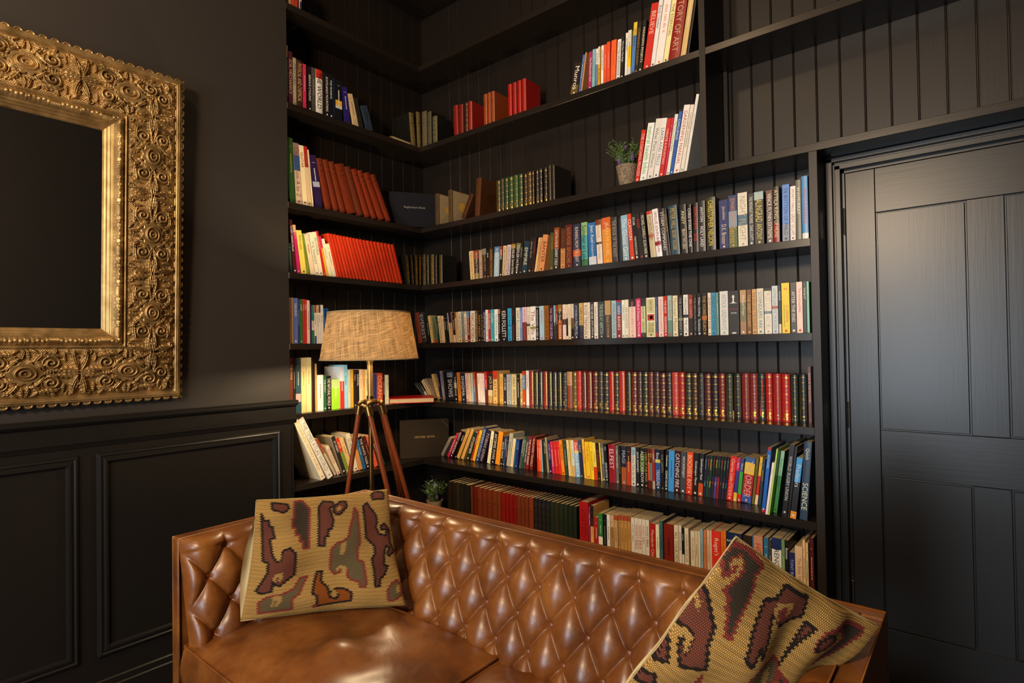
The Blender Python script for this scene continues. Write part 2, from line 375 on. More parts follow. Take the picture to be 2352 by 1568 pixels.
# ------------------------------------------------------------------ books
BOOKS = r'''
@paperback novels along the middle shelf
R|4|-938|50|375|194|125|-9.4|6b2a14|||h|brick brown hardback leaning beside the lampshade
R|4|-500|50|383|193|125|-10.4|2a2826|EVEREST|9a9890|h|black hardback with grey lettering, immediately right of the brick brown leaning hardback
R|4|33|50|117|169|125|-8.3|161412||w|s|black paperback, second book right of the brick brown leaning hardback
R|4|257|50|212|170|125|-10.8|c9a86a||k||tan paperback, third book right of the brick brown leaning hardback
R|4|530|50|309|162|125|-6.7|5c6a4a*.9/a03020||k||green paperback, fourth book right of the brick brown leaning hardback
R|4|858|50|104|161|125|-7.4|223528||w|s|dark green paperback, fifth book right of the brick brown leaning hardback
R|4|1043|50|231|164|125|-8.2|d8bf94|THE SHADOW|k||cream paperback with black lettering, sixth book right of the brick brown leaning hardback
R|4|1284|50|183|161|125|-4.8|d8bf94|RETURN|r||cream paperback with red lettering, seventh book right of the brick brown leaning hardback
R|4|1499|50|191|171|125|-6.0|1b1a18||w||black paperback, eighth book right of the brick brown leaning hardback
R|4|1712|50|147|171|125|-6.0|201c1a||w||black paperback, ninth book right of the brick brown leaning hardback
R|4|1881|50|49|179|125|-6.8|d8cdb4||k|s|cream paperback, eighth book left of the red paperback with the portrait panel
R|4|1947|50|238|181|125|-7.3|2a1a3a*.35/c49a6a||k||tan and dark violet paperback, seventh book left of the red paperback with the portrait panel
R|4|2207|50|159|178|125|-4.5|2a1512*.75/d8c8b0||w||dark brown and cream paperback, sixth book left of the red paperback with the portrait panel
R|4|2392|50|117|180|125|-4.5|8a4a25*.2/d0b080||k||tan and russet paperback, fifth book left of the red paperback with the portrait panel
R|4|2525|50|98|179|125|-2.8|d4b98c||k||cream paperback, fourth book left of the red paperback with the portrait panel
R|4|2644|50|229|180|125|-2.2|e0d0ac|THE LITTLE HOTEL|k||cream paperback with black lettering, third book left of the red paperback with the portrait panel
R|4|2894|50|218|180|125|-2.6|8f9290*.88/9a7a50|GREEN WATER|4a5a6a||grey paperback with blue lettering, second book left of the red paperback with the portrait panel
R|4|3136|50|184|179|125|-2.9|b8a890*.08/e6d9bd|THE CRUSADES|k||cream paperback with black lettering, immediately left of the red paperback with the portrait panel
R|4|3341|50|187|180|125|-1.8|5a8ab4*.2/8c2020|AVALANCHE|w||red paperback with a blue portrait panel at its top
R|4|3558|50|365|179|125|0.0|e8dcc4|MARCUS PETERS|7a3030||cream paperback with dark red lettering, immediately right of the red paperback with the portrait panel
R|4|3942|50|196|177|125|0.0|5a4a38|WAR OF THE WOLF|d0b080||brown paperback with tan lettering, second book right of the red paperback with the portrait panel
R|4|4167|50|186|171|125|0.0|1a1512|FIGHT NIGHT|e09030||black paperback with orange lettering, second book left of the purple paperback
R|4|4381|50|155|176|125|0.0|221a14|LIFE IN WARTIME|a09060||black paperback with beige lettering, immediately left of the purple paperback
R|4|4555|50|166|178|125|0.0|2a1f5a|JOE BROWNLEE;THE RACE|w||purple paperback with bold white capitals down its spine
R|4|4741|50|181|179|125|0.0|e9e0cf|THE INTERPRETER|6a6a60||white paperback with grey lettering, immediately right of the purple paperback
R|4|4942|50|155|177|125|0.0|c4201a|FIVE DOORS|w||red paperback with white lettering, immediately left of the turquoise paperback
R|4|5117|50|261|179|125|0.0|3aa0a0|Colin|d0e8e0||turquoise paperback with a round emblem near its top
R|4|5405|50|258|178|125|0.0|ece6d6|The Silent Reading|k||white paperback with black lettering, immediately right of the turquoise paperback
R|4|5678|50|150|177|125|0.0|a87050*.15/1c1614|NIGHT WATCH|c8b8a0||black paperback with cream lettering, immediately left of the thick black paperback
R|4|5871|50|431|178|125|0.0|1a1412|KEN FOLLETT|w||thick black paperback with wide spaced white lettering
R|4|6361|50|275|178|125|0.0|3a9cc0*.5/2a80b0*.55/3a9cc0|Marian Keyes;Sushi|1a3a50||sky blue paperback with a small white panel
R|4|6659|50|191|178|125|0.0|121818|Crisis;ONE IN PLAN|c02818||black paperback with red lettering, immediately right of the sky blue paperback
R|4|6864|50|66|177|125|0.0|3a1a20||w|s|dark red paperback, second book right of the sky blue paperback
R|4|6949|50|257|178|125|0.0|e4d8b8|SAM ELLISON|6a6050||cream paperback with brown lettering, third book right of the sky blue paperback
R|4|7221|50|152|177|125|0.0|6a88b4|NOBLE PRIDE|d0d8e8||pale blue paperback, third book left of the white paperback with the green band
R|4|7391|50|282|178|125|0.0|e8c0c0*.45/7a3a20|MARGARET DICKINSON;Fairfield|b04060||russet and dusty pink paperback, second book left of the white paperback with the green band
R|4|7691|50|197|178|125|0.0|e6d4b4*.5/4a4028*.57/e6d4b4||8a7a60||cream paperback, immediately left of the white paperback with the green band
R|4|7914|50|360|179|125|0.0|f0e6d6*.6/78a030*.66/f0e6d6|The Villa|b04040||white paperback with red script and a green band
R|4|8292|50|174|170|125|0.0|1a1416|FOXHOUNDS;IN RED|e0e0e0||black paperback with white lettering, immediately right of the white paperback with the green band
R|4|8517|50|290|178|125|0.0|a8c4c8|daughter|c06060||pale teal paperback with dusty pink lettering, immediately left of the ochre paperback
R|4|8839|50|269|178|125|0.0|9a5a10|CASUALTIES OF WAR|3a2410||ochre paperback with dark lettering
R|4|9139|50|255|174|125|0.0|3a1538|THE TESSA;TOUR EVIES|d0b0c0||plum paperback with pink lettering, immediately right of the ochre paperback
R|4|9425|50|111|176|125|0.0|7ab0a0*.5/2a3a30||w||pale green and dark green paperback, second book right of the ochre paperback
R|4|9556|50|120|174|125|0.0|a02020*.45/3a1a18||w||dark red and red paperback, immediately left of the orange and black paperback
R|4|9694|50|232|178|125|0.0|8a6a20*.2/2a3020*.45/b05a20|The Quest;ROMANS|w||orange paperback with a black middle panel
R|4|9983|50|195|177|125|0.0|e8ccb8*.42/3a3438*.58/e8ccb8||8a6a60||cream paperback, immediately right of the orange and black paperback
R|4|10192|50|97|176|125|0.0|e6cfa8*.4/20201c*.9/e6cfa8||k||black and cream paperback, second book right of the orange and black paperback
R|4|10302|50|166|177|125|0.0|e4d4ac|LOVE STYLE|d04028||cream paperback with red lettering, second book left of the navy paperback
R|4|10485|50|161|177|125|0.0|d0b8a0*.4/6a4a1a*.7/1a1010|Rapture|w||cream and black paperback with white lettering, immediately left of the navy paperback
R|4|10666|50|254|179|125|0.0|1c2236|AT THE BEACH;PHILIPPA HILL|c0c8d8||navy paperback with a small orange emblem at its foot
R|4|10959|50|235|178|125|0.0|c8a45c*.62/2a3040|LIFE OF HOPE|5a4a40||beige and navy paperback with dark brown lettering, immediately right of the navy paperback
R|4|11233|50|216|178|125|0.0|e8d4b8|ROSE TREMAIN|6a5a50||cream paperback with russet lettering, second book right of the navy paperback
R|4|11462|50|129|178|125|0.0|e8d4b8||8a7a6a||cream paperback, third book right of the navy paperback
R|4|11614|50|181|179|125|0.0|181416|THE NEVER;JACK LONDON|w||black paperback with white lettering, second book left of the thick slate grey paperback
R|4|11817|50|204|177|125|0.0|ecdcc4|Hotel Artemis Land|7a4a30||cream paperback with russet lettering, immediately left of the thick slate grey paperback
R|4|12043|50|351|178|125|0.0|262c2c|THE EDGE AT ABERTON|b8c8b0||thick slate grey paperback with pale green lettering
R|4|12416|50|324|180|125|0.0|b8935c*.38/4a3420|The Dead Hand;LATE WOMAN|c0a080||dark brown and tan paperback with tan lettering, immediately right of the thick slate grey paperback
R|4|12777|50|245|178|125|0.0|a8bcbc|AMARANTH RIVER|6a7a80||pale grey paperback with blue lettering, immediately left of the red paperback with the figure panel
R|4|13043|50|256|178|125|0.0|a01818*.05/4a6080*.38/8a1c1c|IAIN BANKS|w||red paperback with blue figure panel and white capitals
R|4|13321|50|152|177|125|0.0|ece4cc|COMPLICITY|6a6a5a||cream paperback with olive lettering, immediately right of the red paperback with the figure panel
R|4|13486|50|180|178|125|0.0|e6dcb8|LES LIAISONS|8a8a6a||cream paperback with olive lettering, second book right of the red paperback with the figure panel
R|4|13696|50|333|179|125|0.0|1a1410*.2/eccab4|SONG SWAP AND MEMORY OF YOU|d88070||cream and black paperback with dusty pink lettering, immediately left of the hot pink paperback
R|4|14077|50|208|179|125|0.0|e0306a|Dolls & Dreams;Meg Garnet|w||hot pink paperback with white script
R|4|14300|50|222|178|125|0.0|2a2a24*.2/c8c890*.88/3a3a30|Alexa Jones;DANE ARTHUR|4a5a30||cream and black paperback with dark green lettering, immediately right of the hot pink paperback
R|4|14576|50|418|179|125|0.0|c8bc80|ROBERT TRENT;THE LINE;IN POWER|6a6a40|f|wide olive paperback with cream frame and red square
R|4|15009|50|113|180|125|0.0|4a5670*.88/b04040||a0b0c8||blue paperback, immediately right of the wide olive paperback
R|4|15155|50|237|180|125|0.0|eaccb8|IAN MCEWAN ATONEMENT|d08080||cream paperback with dusty pink lettering, immediately left of the bright red paperback
R|4|15416|50|154|181|125|0.0|c0241c|THE SIEGE;HELEN DUNMORE|w||bright red paperback with white lettering
R|4|15593|50|200|182|125|0.0|9ab8a8*.6/6a8a78|Shaun Bythell|b04038||pale green and green paperback with red lettering, immediately right of the bright red paperback
R|4|15832|50|223|180|125|0.0|e6d4a8|Norman Mailer|8a8060||cream paperback with olive lettering, second book right of the bright red paperback
R|4|16094|50|186|180|125|0.0|25201e*.55/8a8060*.62/25201e|THE DAMON;HEBERT|a0a098||black paperback with grey lettering, immediately left of the white paperback with the black band
R|4|16318|50|208|180|125|0.0|e8e0cc*.48/1c3038*.55/e8e0cc|HIRSCHFELD;THE LAST|3a3a40||white paperback with black middle band and grey capitals
R|4|16557|50|181|179|125|0.0|8a3a24*.55/2a2220|BEL CANTO|d8a090||dark red and black paperback, immediately right of the white paperback with the black band
R|4|16770|50|126|180|125|0.0|262020|THE ABSOLUTE TRUTH|8a8880||black paperback with grey lettering, second book right of the white paperback with the black band
R|4|16926|50|178|182|125|0.0|1a1614|William Golding;The Inheritors|e0e0e0||black paperback with white lettering, immediately left of the black paperback with gold capitals
R|4|17135|50|214|181|125|0.0|241c16*.53/b06020*.62/241c16|THE HOBBIT;BILBO|c89030||black paperback with gold capitals and orange band
R|4|17394|50|130|181|125|0.0|e6cfae|SEVEN DAYS OF RAGE|6a5a50||cream paperback with russet lettering, immediately right of the black paperback with gold capitals
R|4|17540|50|187|180|125|0.0|3a90ac|MIDNIGHT AT THE STRAND|1c4a5c||turquoise paperback with navy lettering, second book right of the black paperback with gold capitals
R|4|17742|50|108|180|125|0.0|6a8a80||d0d8d0||green paperback, immediately left of the wide pale grey paperback
R|4|17897|50|340|183|125|0.0|d8d4c4|ARTHUR GREENWAYS|a0a098||wide pale grey paperback with a temple roof drawing
R|4|18263|50|416|182|125|0.0|2c2826||w|K|wide black paperback with a white chess piece
R|4|18721|50|242|182|125|0.0|b89060*.28/7a7250*.7/a07850|Michael Frayn|e8e0c8||olive and tan paperback with cream lettering, immediately right of the wide black chess-piece paperback
R|4|18992|50|172|182|125|0.0|7a5020|THE WEST COAST|d8b070||brown paperback with tan lettering, second book right of the wide black chess-piece paperback
R|4|19198|50|165|182|125|0.0|d09a58|THE FISH AND THE ENGLISH|7a4a20||tan paperback with brown lettering, immediately left of the cream paperback with blue capitals
R|4|19383|50|254|183|125|0.0|dcd0b0|SCHINDLERS ARK|4a80a0||cream paperback with blue capitals
R|4|19669|50|263|182|125|0.0|1c1a1a*.06/e8dcc4*.5/5a8090*.56/e8dcc4|TRUST LUCAS;ALICE BELL|b8a890||cream paperback with tan lettering, immediately right of the cream paperback with blue capitals
R|4|19959|50|213|189|125|0.0|c8ccc4*.42/b85040*.48/c8ccc4|LIONA LANGYE;THE BIDDERS|909890||pale grey paperback with grey lettering, second book right of the cream paperback with blue capitals
R|4|20197|50|88|189|125|0.0|1a1c2c*.8/e0c8b0|TREASURE|w||blackish blue and cream paperback with white lettering, immediately left of the bright yellow paperback
R|4|20312|50|283|197|125|0.0|e8c800|LA CONFIDENTIEL|d03010|Y|bright yellow paperback with red capitals
R|4|20634|50|193|196|125|0.0|403c38|AFTER THE END|w||dark brown paperback with white lettering, immediately right of the bright yellow paperback
R|4|20846|50|209|197|125|0.0|e8c8b0|The Incorruptibles|d03050||cream paperback with red lettering, second book right of the bright yellow paperback
R|4|21079|50|107|196|125|0.0|1a1a18|THE BLOT|w||black paperback with white lettering, immediately left of the mint green slim book
R|4|21205|50|80|196|125|0.0|7ab890||w||mint green slim book against the doorside post
@novels on the shelf above the white paperbacks
R|3|3916|20|300|164|150|-3.5|e0b878|ROBYN YOUNG;INSURRECTION|7a6040||cream paperback at the left end beside an empty gap
R|3|4253|20|318|165|150|-1.2|8a3a1c*.3/2a1a14*.8/8a7a3a|THE COMING OF THE KING|e0d8c0||dark brown and russet paperback with cream lettering, immediately right of the cream left-end paperback
R|3|4593|20|259|163|150|-1.0|9a7a5c|DESERT OF ICE|d8c8b0||tan paperback with cream lettering, second book right of the cream left-end paperback
R|3|4877|20|281|166|150|-1.4|807868*.2/2a2019|JAMES FORT|b8905a||black and olive paperback with tan lettering, third book right of the cream left-end paperback
R|3|5180|20|129|159|150|0.0|1c1814|SIEGE|w||black paperback with white lettering, second book left of the pale blue paperback
R|3|5327|20|312|164|150|0.8|3a2414|LIONHEART;STEWART BINNS|c89040||dark brown paperback with tan lettering, immediately left of the pale blue paperback
R|3|5670|20|369|165|150|2.7|4a7a9a*.2/9ab4b8|ROBYN YOUNG KIN|e8e8e0||pale blue paperback with a dark horse silhouette
R|3|6071|20|175|163|150|2.7|9a3a28*.3/1c1412|EMPIRE|w||black and red paperback with white lettering, immediately right of the pale blue paperback
R|3|6271|20|231|163|150|3.9|dcbc84|CONN IGGULDEN;EMPIRE|4a3a28||tan paperback with dark brown lettering, second book right of the pale blue paperback
R|3|6526|20|262|164|150|5.3|d0bcb4|CONN IGGULDEN;EMPIRE|4a3a58||salmon paperback with purple lettering, third book right of the pale blue paperback
R|3|6830|20|275|165|150|5.2|9a7028*.15/1c1814|CUSSLER;Spartan Gold|w||black paperback with white lettering, third book left of the dark teal paperback
R|3|7123|20|294|165|150|6.6|6a6a40*.2/1c1814|CUSSLER;Lost Empire|w||black and olive paperback with white lettering, second book left of the dark teal paperback
R|3|7442|20|155|160|150|5.7|241e18|VEMAN|a09880||black paperback with beige lettering, immediately left of the dark teal paperback
R|3|7621|20|344|168|150|7.8|1e3440|EMPIRE|e0d8b0||dark teal paperback with large pale capitals
R|3|8008|20|245|183|150|7.1|221c18|Johnny Alcott|b8b0a0||black paperback with beige lettering, immediately right of the dark teal paperback
R|3|8277|20|165|180|150|6.4|2e1c16|LA CARRE|8a4030||dark brown paperback with dark red lettering, second book right of the dark teal paperback
R|3|8466|20|116|177|150|10.3|e0b878|MESSENGER|b05040||tan paperback with red lettering, second book left of the salmon orange paperback
R|3|8606|20|115|177|150|10.2|c89058||k||tan paperback, immediately left of the salmon orange paperback
R|3|8746|20|310|186|150|10.2|d88a50|BANTER|3a1a10||salmon orange paperback with large dark capitals
R|3|9446|20|202|190|150|2.5|4a4a20|J R TOLKIEN|b09040||dark olive paperback with beige lettering, immediately right of the salmon orange paperback
R|3|9670|20|323|211|150|2.4|8a4018*.5/2a2420|CATALOGUE;DANNY CHILD|w||russet and black paperback with white lettering, second book right of the salmon orange paperback
R|3|10112|20|254|202|150|1.6|4a2a18*.5/c89050|EMPIRE OF SAND|7a3a20||dark brown and tan paperback with russet lettering, immediately left of the dark maroon hardback
R|3|10401|20|415|215|150|0.5|5a1c14|KATE MOSSE  SEPULCHRE|a8782c||dark maroon hardback with dull gold lettering
R|3|10876|20|427|211|150|0.0|2a2c40*.6/c85a28*.75/2a2c40|RUNNING FROM THE LIGHT|e0d0c0||navy paperback with cream lettering, immediately right of the dark maroon hardback
R|3|11358|20|340|213|150|0.0|8aac70*.3/4a9a90*.85/3a6a3a|Summer at Lake|1c3020|h|green and teal hardback with a white jacket edge
R|3|11783|20|410|205|150|-1.5|2a6aa0*.8/c8c8c8|Jean Auel;THE PLAINS OF PASSAGE|w||bright blue and pale grey paperback, immediately right of the green and teal hardback
R|3|12240|20|287|213|150|-2.4|7a3a20*.12/e4ceb4*.5/3a1c18*.55/e4ceb4|EVANS;The Horse Keeper|b89880|h|cream hardback with tan lettering, immediately left of the broad orange hardback
R|3|12579|20|453|217|150|-2.0|d0602a*.25/e08a28|JEAN M AUEL|f0c890||broad orange hardback with brush drawn marks
R|3|13054|20|285|212|150|-1.1|38343a|THE BOOK OF THE KNOT|b0a080|h|charcoal hardback with beige lettering, immediately right of the broad orange hardback
R|3|13375|20|180|205|150|-0.9|12161c||k|h|black hardback, second book right of the broad orange hardback
R|3|13605|20|318|213|150|-2.3|8ab0bc*.4/8ca4ac|The Ghost Girl|e8e8e0||pale blue and pale teal paperback, second book left of the black encyclopedia with white blocks
R|3|13988|20|202|215|150|-4.1|d04024|CLAYSON|w||red paperback with white lettering, immediately left of the black encyclopedia with white blocks
R|3|14211|20|213|214|150|-4.7|181414|STAR;CHARACTER ENCYCLOPEDIA|w||black spine with bold white heavy lettering and logo blocks
R|3|14452|20|210|212|150|-5.5|241c18|WARS|c03020||black paperback with red lettering, immediately right of the black encyclopedia with white blocks
R|3|14679|20|195|210|150|-5.2|2a2624|MICHAEL CONNELLY;ECHO PARK|e0d8c0||black paperback with cream lettering, second book right of the black encyclopedia with white blocks
R|3|14989|20|252|211|150|-5.1|c04030*.07/c0ac84*.5/c05038*.57/c0ac84|FORTUNE|8a7a60|h|beige hardback with brown lettering, immediately left of the white hardback with tall red lettering
R|3|15268|20|267|216|150|-5.2|e8e0d8*.68/8a2028*.76/e8e0d8|WILLIE JOHN;Billie John|9a2020|h|white hardback with tall red lettering and portrait
R|3|15582|20|225|212|150|-4.7|1a1a1c|STORM COMMAND|w|h|black hardback with white lettering, immediately right of the white hardback with tall red lettering
R|3|15822|20|100|211|150|-5.1|2a1e14|GENERAL SIR PETER|c89040|h|black hardback with tan lettering, immediately left of the broad steel blue hardback
R|3|15955|20|396|217|150|-3.2|2a4450|PETER HILL;SECRET SOLDIER|c8a848|h|broad steel blue hardback with small portrait
R|3|16421|20|277|214|150|-1.7|2a2420|ANDY;BRAVO TWO ZERO|e8d8b0|h|black hardback with cream lettering, immediately right of the broad steel blue hardback
R|3|16741|20|164|210|150|-1.3|161412|CHRIS RYAN THE ONE|e8e8e8|h|black hardback with white lettering, second book right of the broad steel blue hardback
R|3|16949|20|210|212|150|0.0|181210|LEGAL MAJOR;SUS|e02018|h|black hardback with red lettering, second book left of the black hardback with yellow capitals
R|3|17189|20|278|215|150|0.0|2a2626|ANTON;HOLY LAND|e8e8e8|h|black hardback with white lettering, immediately left of the black hardback with yellow capitals
R|3|17521|20|377|223|150|0.0|3a3a20*.36/141210|CHRISTOPHER;NELSON|e8d040|h|black hardback with yellow capitals below a portrait
R|3|18054|20|362|203|150|0.0|2a3060|Jacobite;D.K. Broster|d8c8a0||navy paperback with cream lettering, immediately right of the black hardback with yellow capitals
R|3|18438|20|336|215|150|0.0|2a3a6a*.3/8090a0*.6/5a6a3a|EDWARD MARSTON;Secret|d89040||hardback with blue sky and green field jacket
R|3|18808|20|368|219|150|0.0|dccfb4*.4/4a6a78*.6/dccfb4|NIGHT FLIGHT|b0a080||cream paperback with beige lettering, immediately right of the sky and field jacket hardback
R|3|19226|20|195|209|150|0.0|2e2a28|THE MIDNIGHT PROMISE;ZANE LOVITT|d8d8d0||black paperback with pale grey lettering, immediately left of the black paperback with tall yellow capitals
R|3|19450|20|345|211|150|0.0|9ab0b0*.15/28241f|STALINGRAD;ANTONY|d8c860||black paperback with tall yellow capitals
R|3|19899|20|233|209|150|0.0|6a4030*.2/4a342c|VINCE FLYNN;EXTREME|w||dark brown and russet paperback, immediately right of the black paperback with tall yellow capitals
R|3|20155|20|215|219|150|0.0|241c18*.65/8a1418|ATTILA KING;OF HUNS|e0c890|h|black and dark red hardback with cream lettering, immediately left of the bright blue paperback
R|3|20467|20|251|220|150|0.8|4a80c4*.7/7a8490|DE BOTTON OF PHILO|1c3050||bright blue paperback with dark lettering
R|3|20751|20|183|209|150|0.8|ecd8c8|MONTY HALLS;GREAT ESCAPE|8a7468||cream paperback with russet lettering, immediately right of the bright blue paperback
R|3|20960|20|186|229|150|0.1|6a6858|W.H.MURRAY|w|h|olive hardback with white lettering, immediately left of the light blue hardback with red capitals
R|3|21172|20|212|239|150|0.0|4a8ab8*.9/e0d8c8|FAMOUS FRIENDS|d03838|h|light blue hardback with red capitals beside the post
@volumes and paperbacks on the shelf at dado height
R|5|-1081|112|116|134|114|-47.6|5a5040||k||grey brown paperback fallen leftmost over the red book
R|5|-873|112|191|128|114|-39.8|1c1814*.6/d8ccb0||w||black and cream paperback, immediately right of the grey brown fallen paperback
R|5|-564|112|253|140|114|-38.1|d8b070||k||tan paperback, second book right of the grey brown fallen paperback
R|5|-208|112|172|151|114|-37.8|a88a6a||k||tan paperback, third book right of the grey brown fallen paperback
R|5|119|112|188|165|114|-21.3|e0b060|TIMOTHY MO|k||tan paperback with black lettering, fourth book right of the grey brown fallen paperback
R|5|348|112|156|181|114|-14.2|1e2038|STARLIGHT|c8b060||navy paperback, third book left of the tall black hardback with grey blue top
R|5|545|112|206|180|114|-8.5|8a8084|BROWN|k||grey paperback, second book left of the tall black hardback with grey blue top
R|5|785|112|186|178|114|-6.8|1c1814||k||black paperback, immediately left of the tall black hardback with grey blue top
R|5|1028|112|542|172|114|-4.8|5a6a78*.18/1a1c20|IT SHOWS|d0d0c8|h|tall black hardback with a grey blue crown
R|5|1603|112|214|169|114|-3.7|2a1c18*.35/c8b890*.55/1e1a18|THE MISTAKE|w||black and dark brown paperback, immediately right of the tall black hardback with grey blue top
R|5|1886|112|258|172|114|-4.3|e08020||k||plain orange paperback beside the navy one
R|5|2170|112|343|170|114|-3.2|20283c|ENIGMA|w||navy paperback with large white capitals
R|5|2580|112|220|169|114|-4.3|e8b8a0|THE GIRL AT|b05040||cream paperback with red lettering, immediately right of the navy paperback with large white capitals
R|5|2817|112|164|169|114|-3.8|e8c890||b08040||tan paperback, second book right of the navy paperback with large white capitals
R|5|2997|112|150|170|114|-2.2|b8c0b8||7a8080||pale grey paperback, immediately left of the red and grey blue paperback
R|5|3172|112|171|176|114|-2.6|b04020*.5/6a7088||w||red and grey blue paperback with split spine
R|5|3359|112|126|134|114|-2.3|7a3a18||k||russet paperback, immediately right of the red and grey blue paperback
R|5|3523|112|190|169|114|-2.9|e8ccb4|HARD|c08070||cream paperback with dusty pink lettering, second book right of the red and grey blue paperback
R|5|3729|112|180|169|114|-2.9|e8ccb4||c08070||cream paperback, third book right of the red and grey blue paperback
R|5|3925|112|131|168|114|-2.6|e0d0c8||a04040||white paperback, third book left of the tall red-topped book
R|5|4077|112|186|178|114|-1.9|c02020*.5/5a2020||w||red and dark red paperback, second book left of the tall red-topped book
R|5|4305|112|333|165|114|0.0|1e1814*.55/d8b880*.75/b08040|JACK IN BOXES|e0c8a0||black and tan paperback with cream lettering, immediately left of the tall red-topped book
R|5|4675|112|328|185|114|0.0|d03818*.25/e0b060|ALASTAIR|7a4020||tall cream book with red top and cover
R|5|5189|112|248|169|114|0.0|e0a850|COLD LIGHT|7a4a20||tan paperback with brown lettering, immediately right of the tall red-topped book
R|5|5456|112|213|168|114|0.0|2a2420|J D ROBB|w||black paperback with white lettering, immediately left of the silver grey paperback
R|5|5700|112|335|167|114|0.0|a8a8a0|THE PEACOCK|6a6a68||silver grey paperback with faint lettering
R|5|6063|112|334|168|114|0.0|d0b880|HOLY;WHISKEY|k||beige paperback with black lettering, immediately right of the silver grey paperback
R|5|6420|112|213|167|114|0.0|1c1814||w||black paperback, second book right of the silver grey paperback
R|5|6667|112|149|172|114|0.0|d8b878|WINNING THE|k||beige paperback with black lettering, immediately left of the orange and blue paperback
R|5|6838|112|197|186|114|-0.8|c04010*.12/2a6090*.55/c84a10|SIMEON|w||orange and blue paperback
R|5|7081|112|192|189|114|0.0|e4dcd0|THE DIARY|6a6a60|h|white hardback with grey lettering, immediately right of the orange and blue paperback
R|5|7294|112|295|188|114|0.0|8a1c1c||g|lf|red framed volume first after the pale paperbacks
R|5|7575|112|303|185|114|0.4|1c2018||g|lf|black leather volume, immediately right of the first red framed volume
R|5|7911|112|277|186|114|0.0|16181e||g|lf|black leather volume, second book right of the first red framed volume
R|5|8224|112|284|187|114|0.0|8a1a1a||g|lf|dark red leather volume, third book right of the first red framed volume
R|5|8529|112|273|185|114|0.0|14161a||g|lf|black leather volume, fourth book right of the first red framed volume
R|5|8831|112|277|185|114|0.0|14161a||g|lf|black leather volume, third book left of the paper-wrapped tan volume
R|5|9136|112|283|186|114|0.0|14161a||g|lf|black leather volume, second book left of the paper-wrapped tan volume
R|5|9444|112|290|183|114|0.0|14161c||g|lc|black leather volume, immediately left of the paper-wrapped tan volume
R|5|9761|112|313|187|114|0.0|c08848*.38/8a3a18||g|l|tan volume half covered by a paper wrapper
R|5|10095|112|235|187|114|0.0|5a5020||g|lb|olive leather volume, immediately right of the paper-wrapped tan volume
R|5|10350|112|272|190|114|0.0|c02010||g|lc|bright red banded volume beside the olive one
R|5|10639|112|278|188|114|0.0|5a1414||g|lf|dark red leather volume, immediately right of the bright red banded volume
R|5|10944|112|313|188|114|0.0|6a1418||g|lf|dark red leather volume, second book right of the bright red banded volume
R|5|11300|112|273|189|114|0.0|5a1414||g|lb|dark red leather volume, third book right of the bright red banded volume
R|5|11596|112|292|190|114|0.0|2e221a||g|lc|black leather volume, second book left of the scarlet framed volume
R|5|11910|112|287|188|114|0.0|14161c||g|lb|black leather volume, immediately left of the scarlet framed volume
R|5|12217|112|274|191|114|0.0|b01010||g|lf|scarlet framed volume beside a dark green one
R|5|12510|112|237|189|114|0.0|20281a||g|lb|blackish green leather volume, immediately right of the scarlet framed volume
R|5|12766|112|323|193|114|0.0|b02418||g|lf|red leather volume, second book right of the scarlet framed volume
R|5|13115|112|298|190|114|0.0|182018||g|lf|black leather volume, third book right of the scarlet framed volume
R|5|13434|112|282|190|114|0.0|5a1818||g|lb|dark red leather volume, second book left of the dark green banded volume
R|5|13734|112|247|190|114|0.0|3e1c20||g|lc|dark red leather volume, immediately left of the dark green banded volume
R|5|14005|112|274|191|114|0.0|18281c||g|lb|dark green banded volume between plum and russet ones
R|5|14300|112|259|191|114|0.0|5e1e14||g|lc|dark red leather volume, immediately right of the dark green banded volume
R|5|14578|112|278|191|114|0.0|361c1a||g|lc|dark red leather volume, second book right of the dark green banded volume
R|5|14871|112|282|188|114|0.0|4a1414||g|lb|dark red leather volume, second book left of the coral red volume
R|5|15171|112|275|190|114|0.0|2e1814||g|lc|dark brown leather volume, immediately left of the coral red volume
R|5|15469|112|284|191|114|0.0|c04038||g|lc|pale coral red volume paler than all its neighbours
R|5|15770|112|286|191|114|0.0|a01818||g|lb|red leather volume, immediately right of the coral red volume
R|5|16088|112|278|189|114|0.0|1e2c20||g|lb|blackish green leather volume, second book right of the coral red volume
R|5|16385|112|256|189|114|0.0|3e2010||g|lb|dark brown leather volume, third book right of the coral red volume
R|5|16663|112|270|189|114|0.0|14181e||g|lf|black leather volume, fourth book right of the coral red volume
R|5|16955|112|287|188|114|0.0|4e1620||g|lb|dark red leather volume, fourth book left of the black framed volume with the ticket
R|5|17264|112|282|189|114|0.0|1a161c||g|lb|black leather volume, third book left of the black framed volume with the ticket
R|5|17568|112|275|189|114|0.0|6e1618||g|lb|dark red leather volume, second book left of the black framed volume with the ticket
R|5|17867|112|302|188|114|0.0|24281e||g|lf|black leather volume, immediately left of the black framed volume with the ticket
R|5|18205|112|313|190|114|0.0|161c18||g|lf|black framed volume with a small ticket at its foot
R|5|18539|112|310|191|114|0.0|7a1a1e||g|lf|dark red leather volume, immediately right of the black framed volume with the ticket
R|5|18870|112|297|190|114|0.0|7a2224||g|lc|dark red leather volume, immediately left of the green volume under the red ribbon
R|5|19184|112|284|190|114|0.0|18261e||g|lc|dark green volume crossed by a red ribbon
R|5|19486|112|253|192|114|0.0|b01414||g|lb|red leather volume, immediately right of the green volume under the red ribbon
R|5|19766|112|308|191|114|0.0|9a161c||g|lf|red leather volume, second book right of the green volume under the red ribbon
R|5|20094|112|307|190|114|0.0|b01418||g|lb|red leather volume, second book left of the last dark green framed volume
R|5|20424|112|267|189|114|0.0|1a261c||g|lf|blackish green leather volume, immediately left of the last dark green framed volume
R|5|20723|112|294|190|114|0.0|141c18||g|lf|last dark green framed volume before the brown book
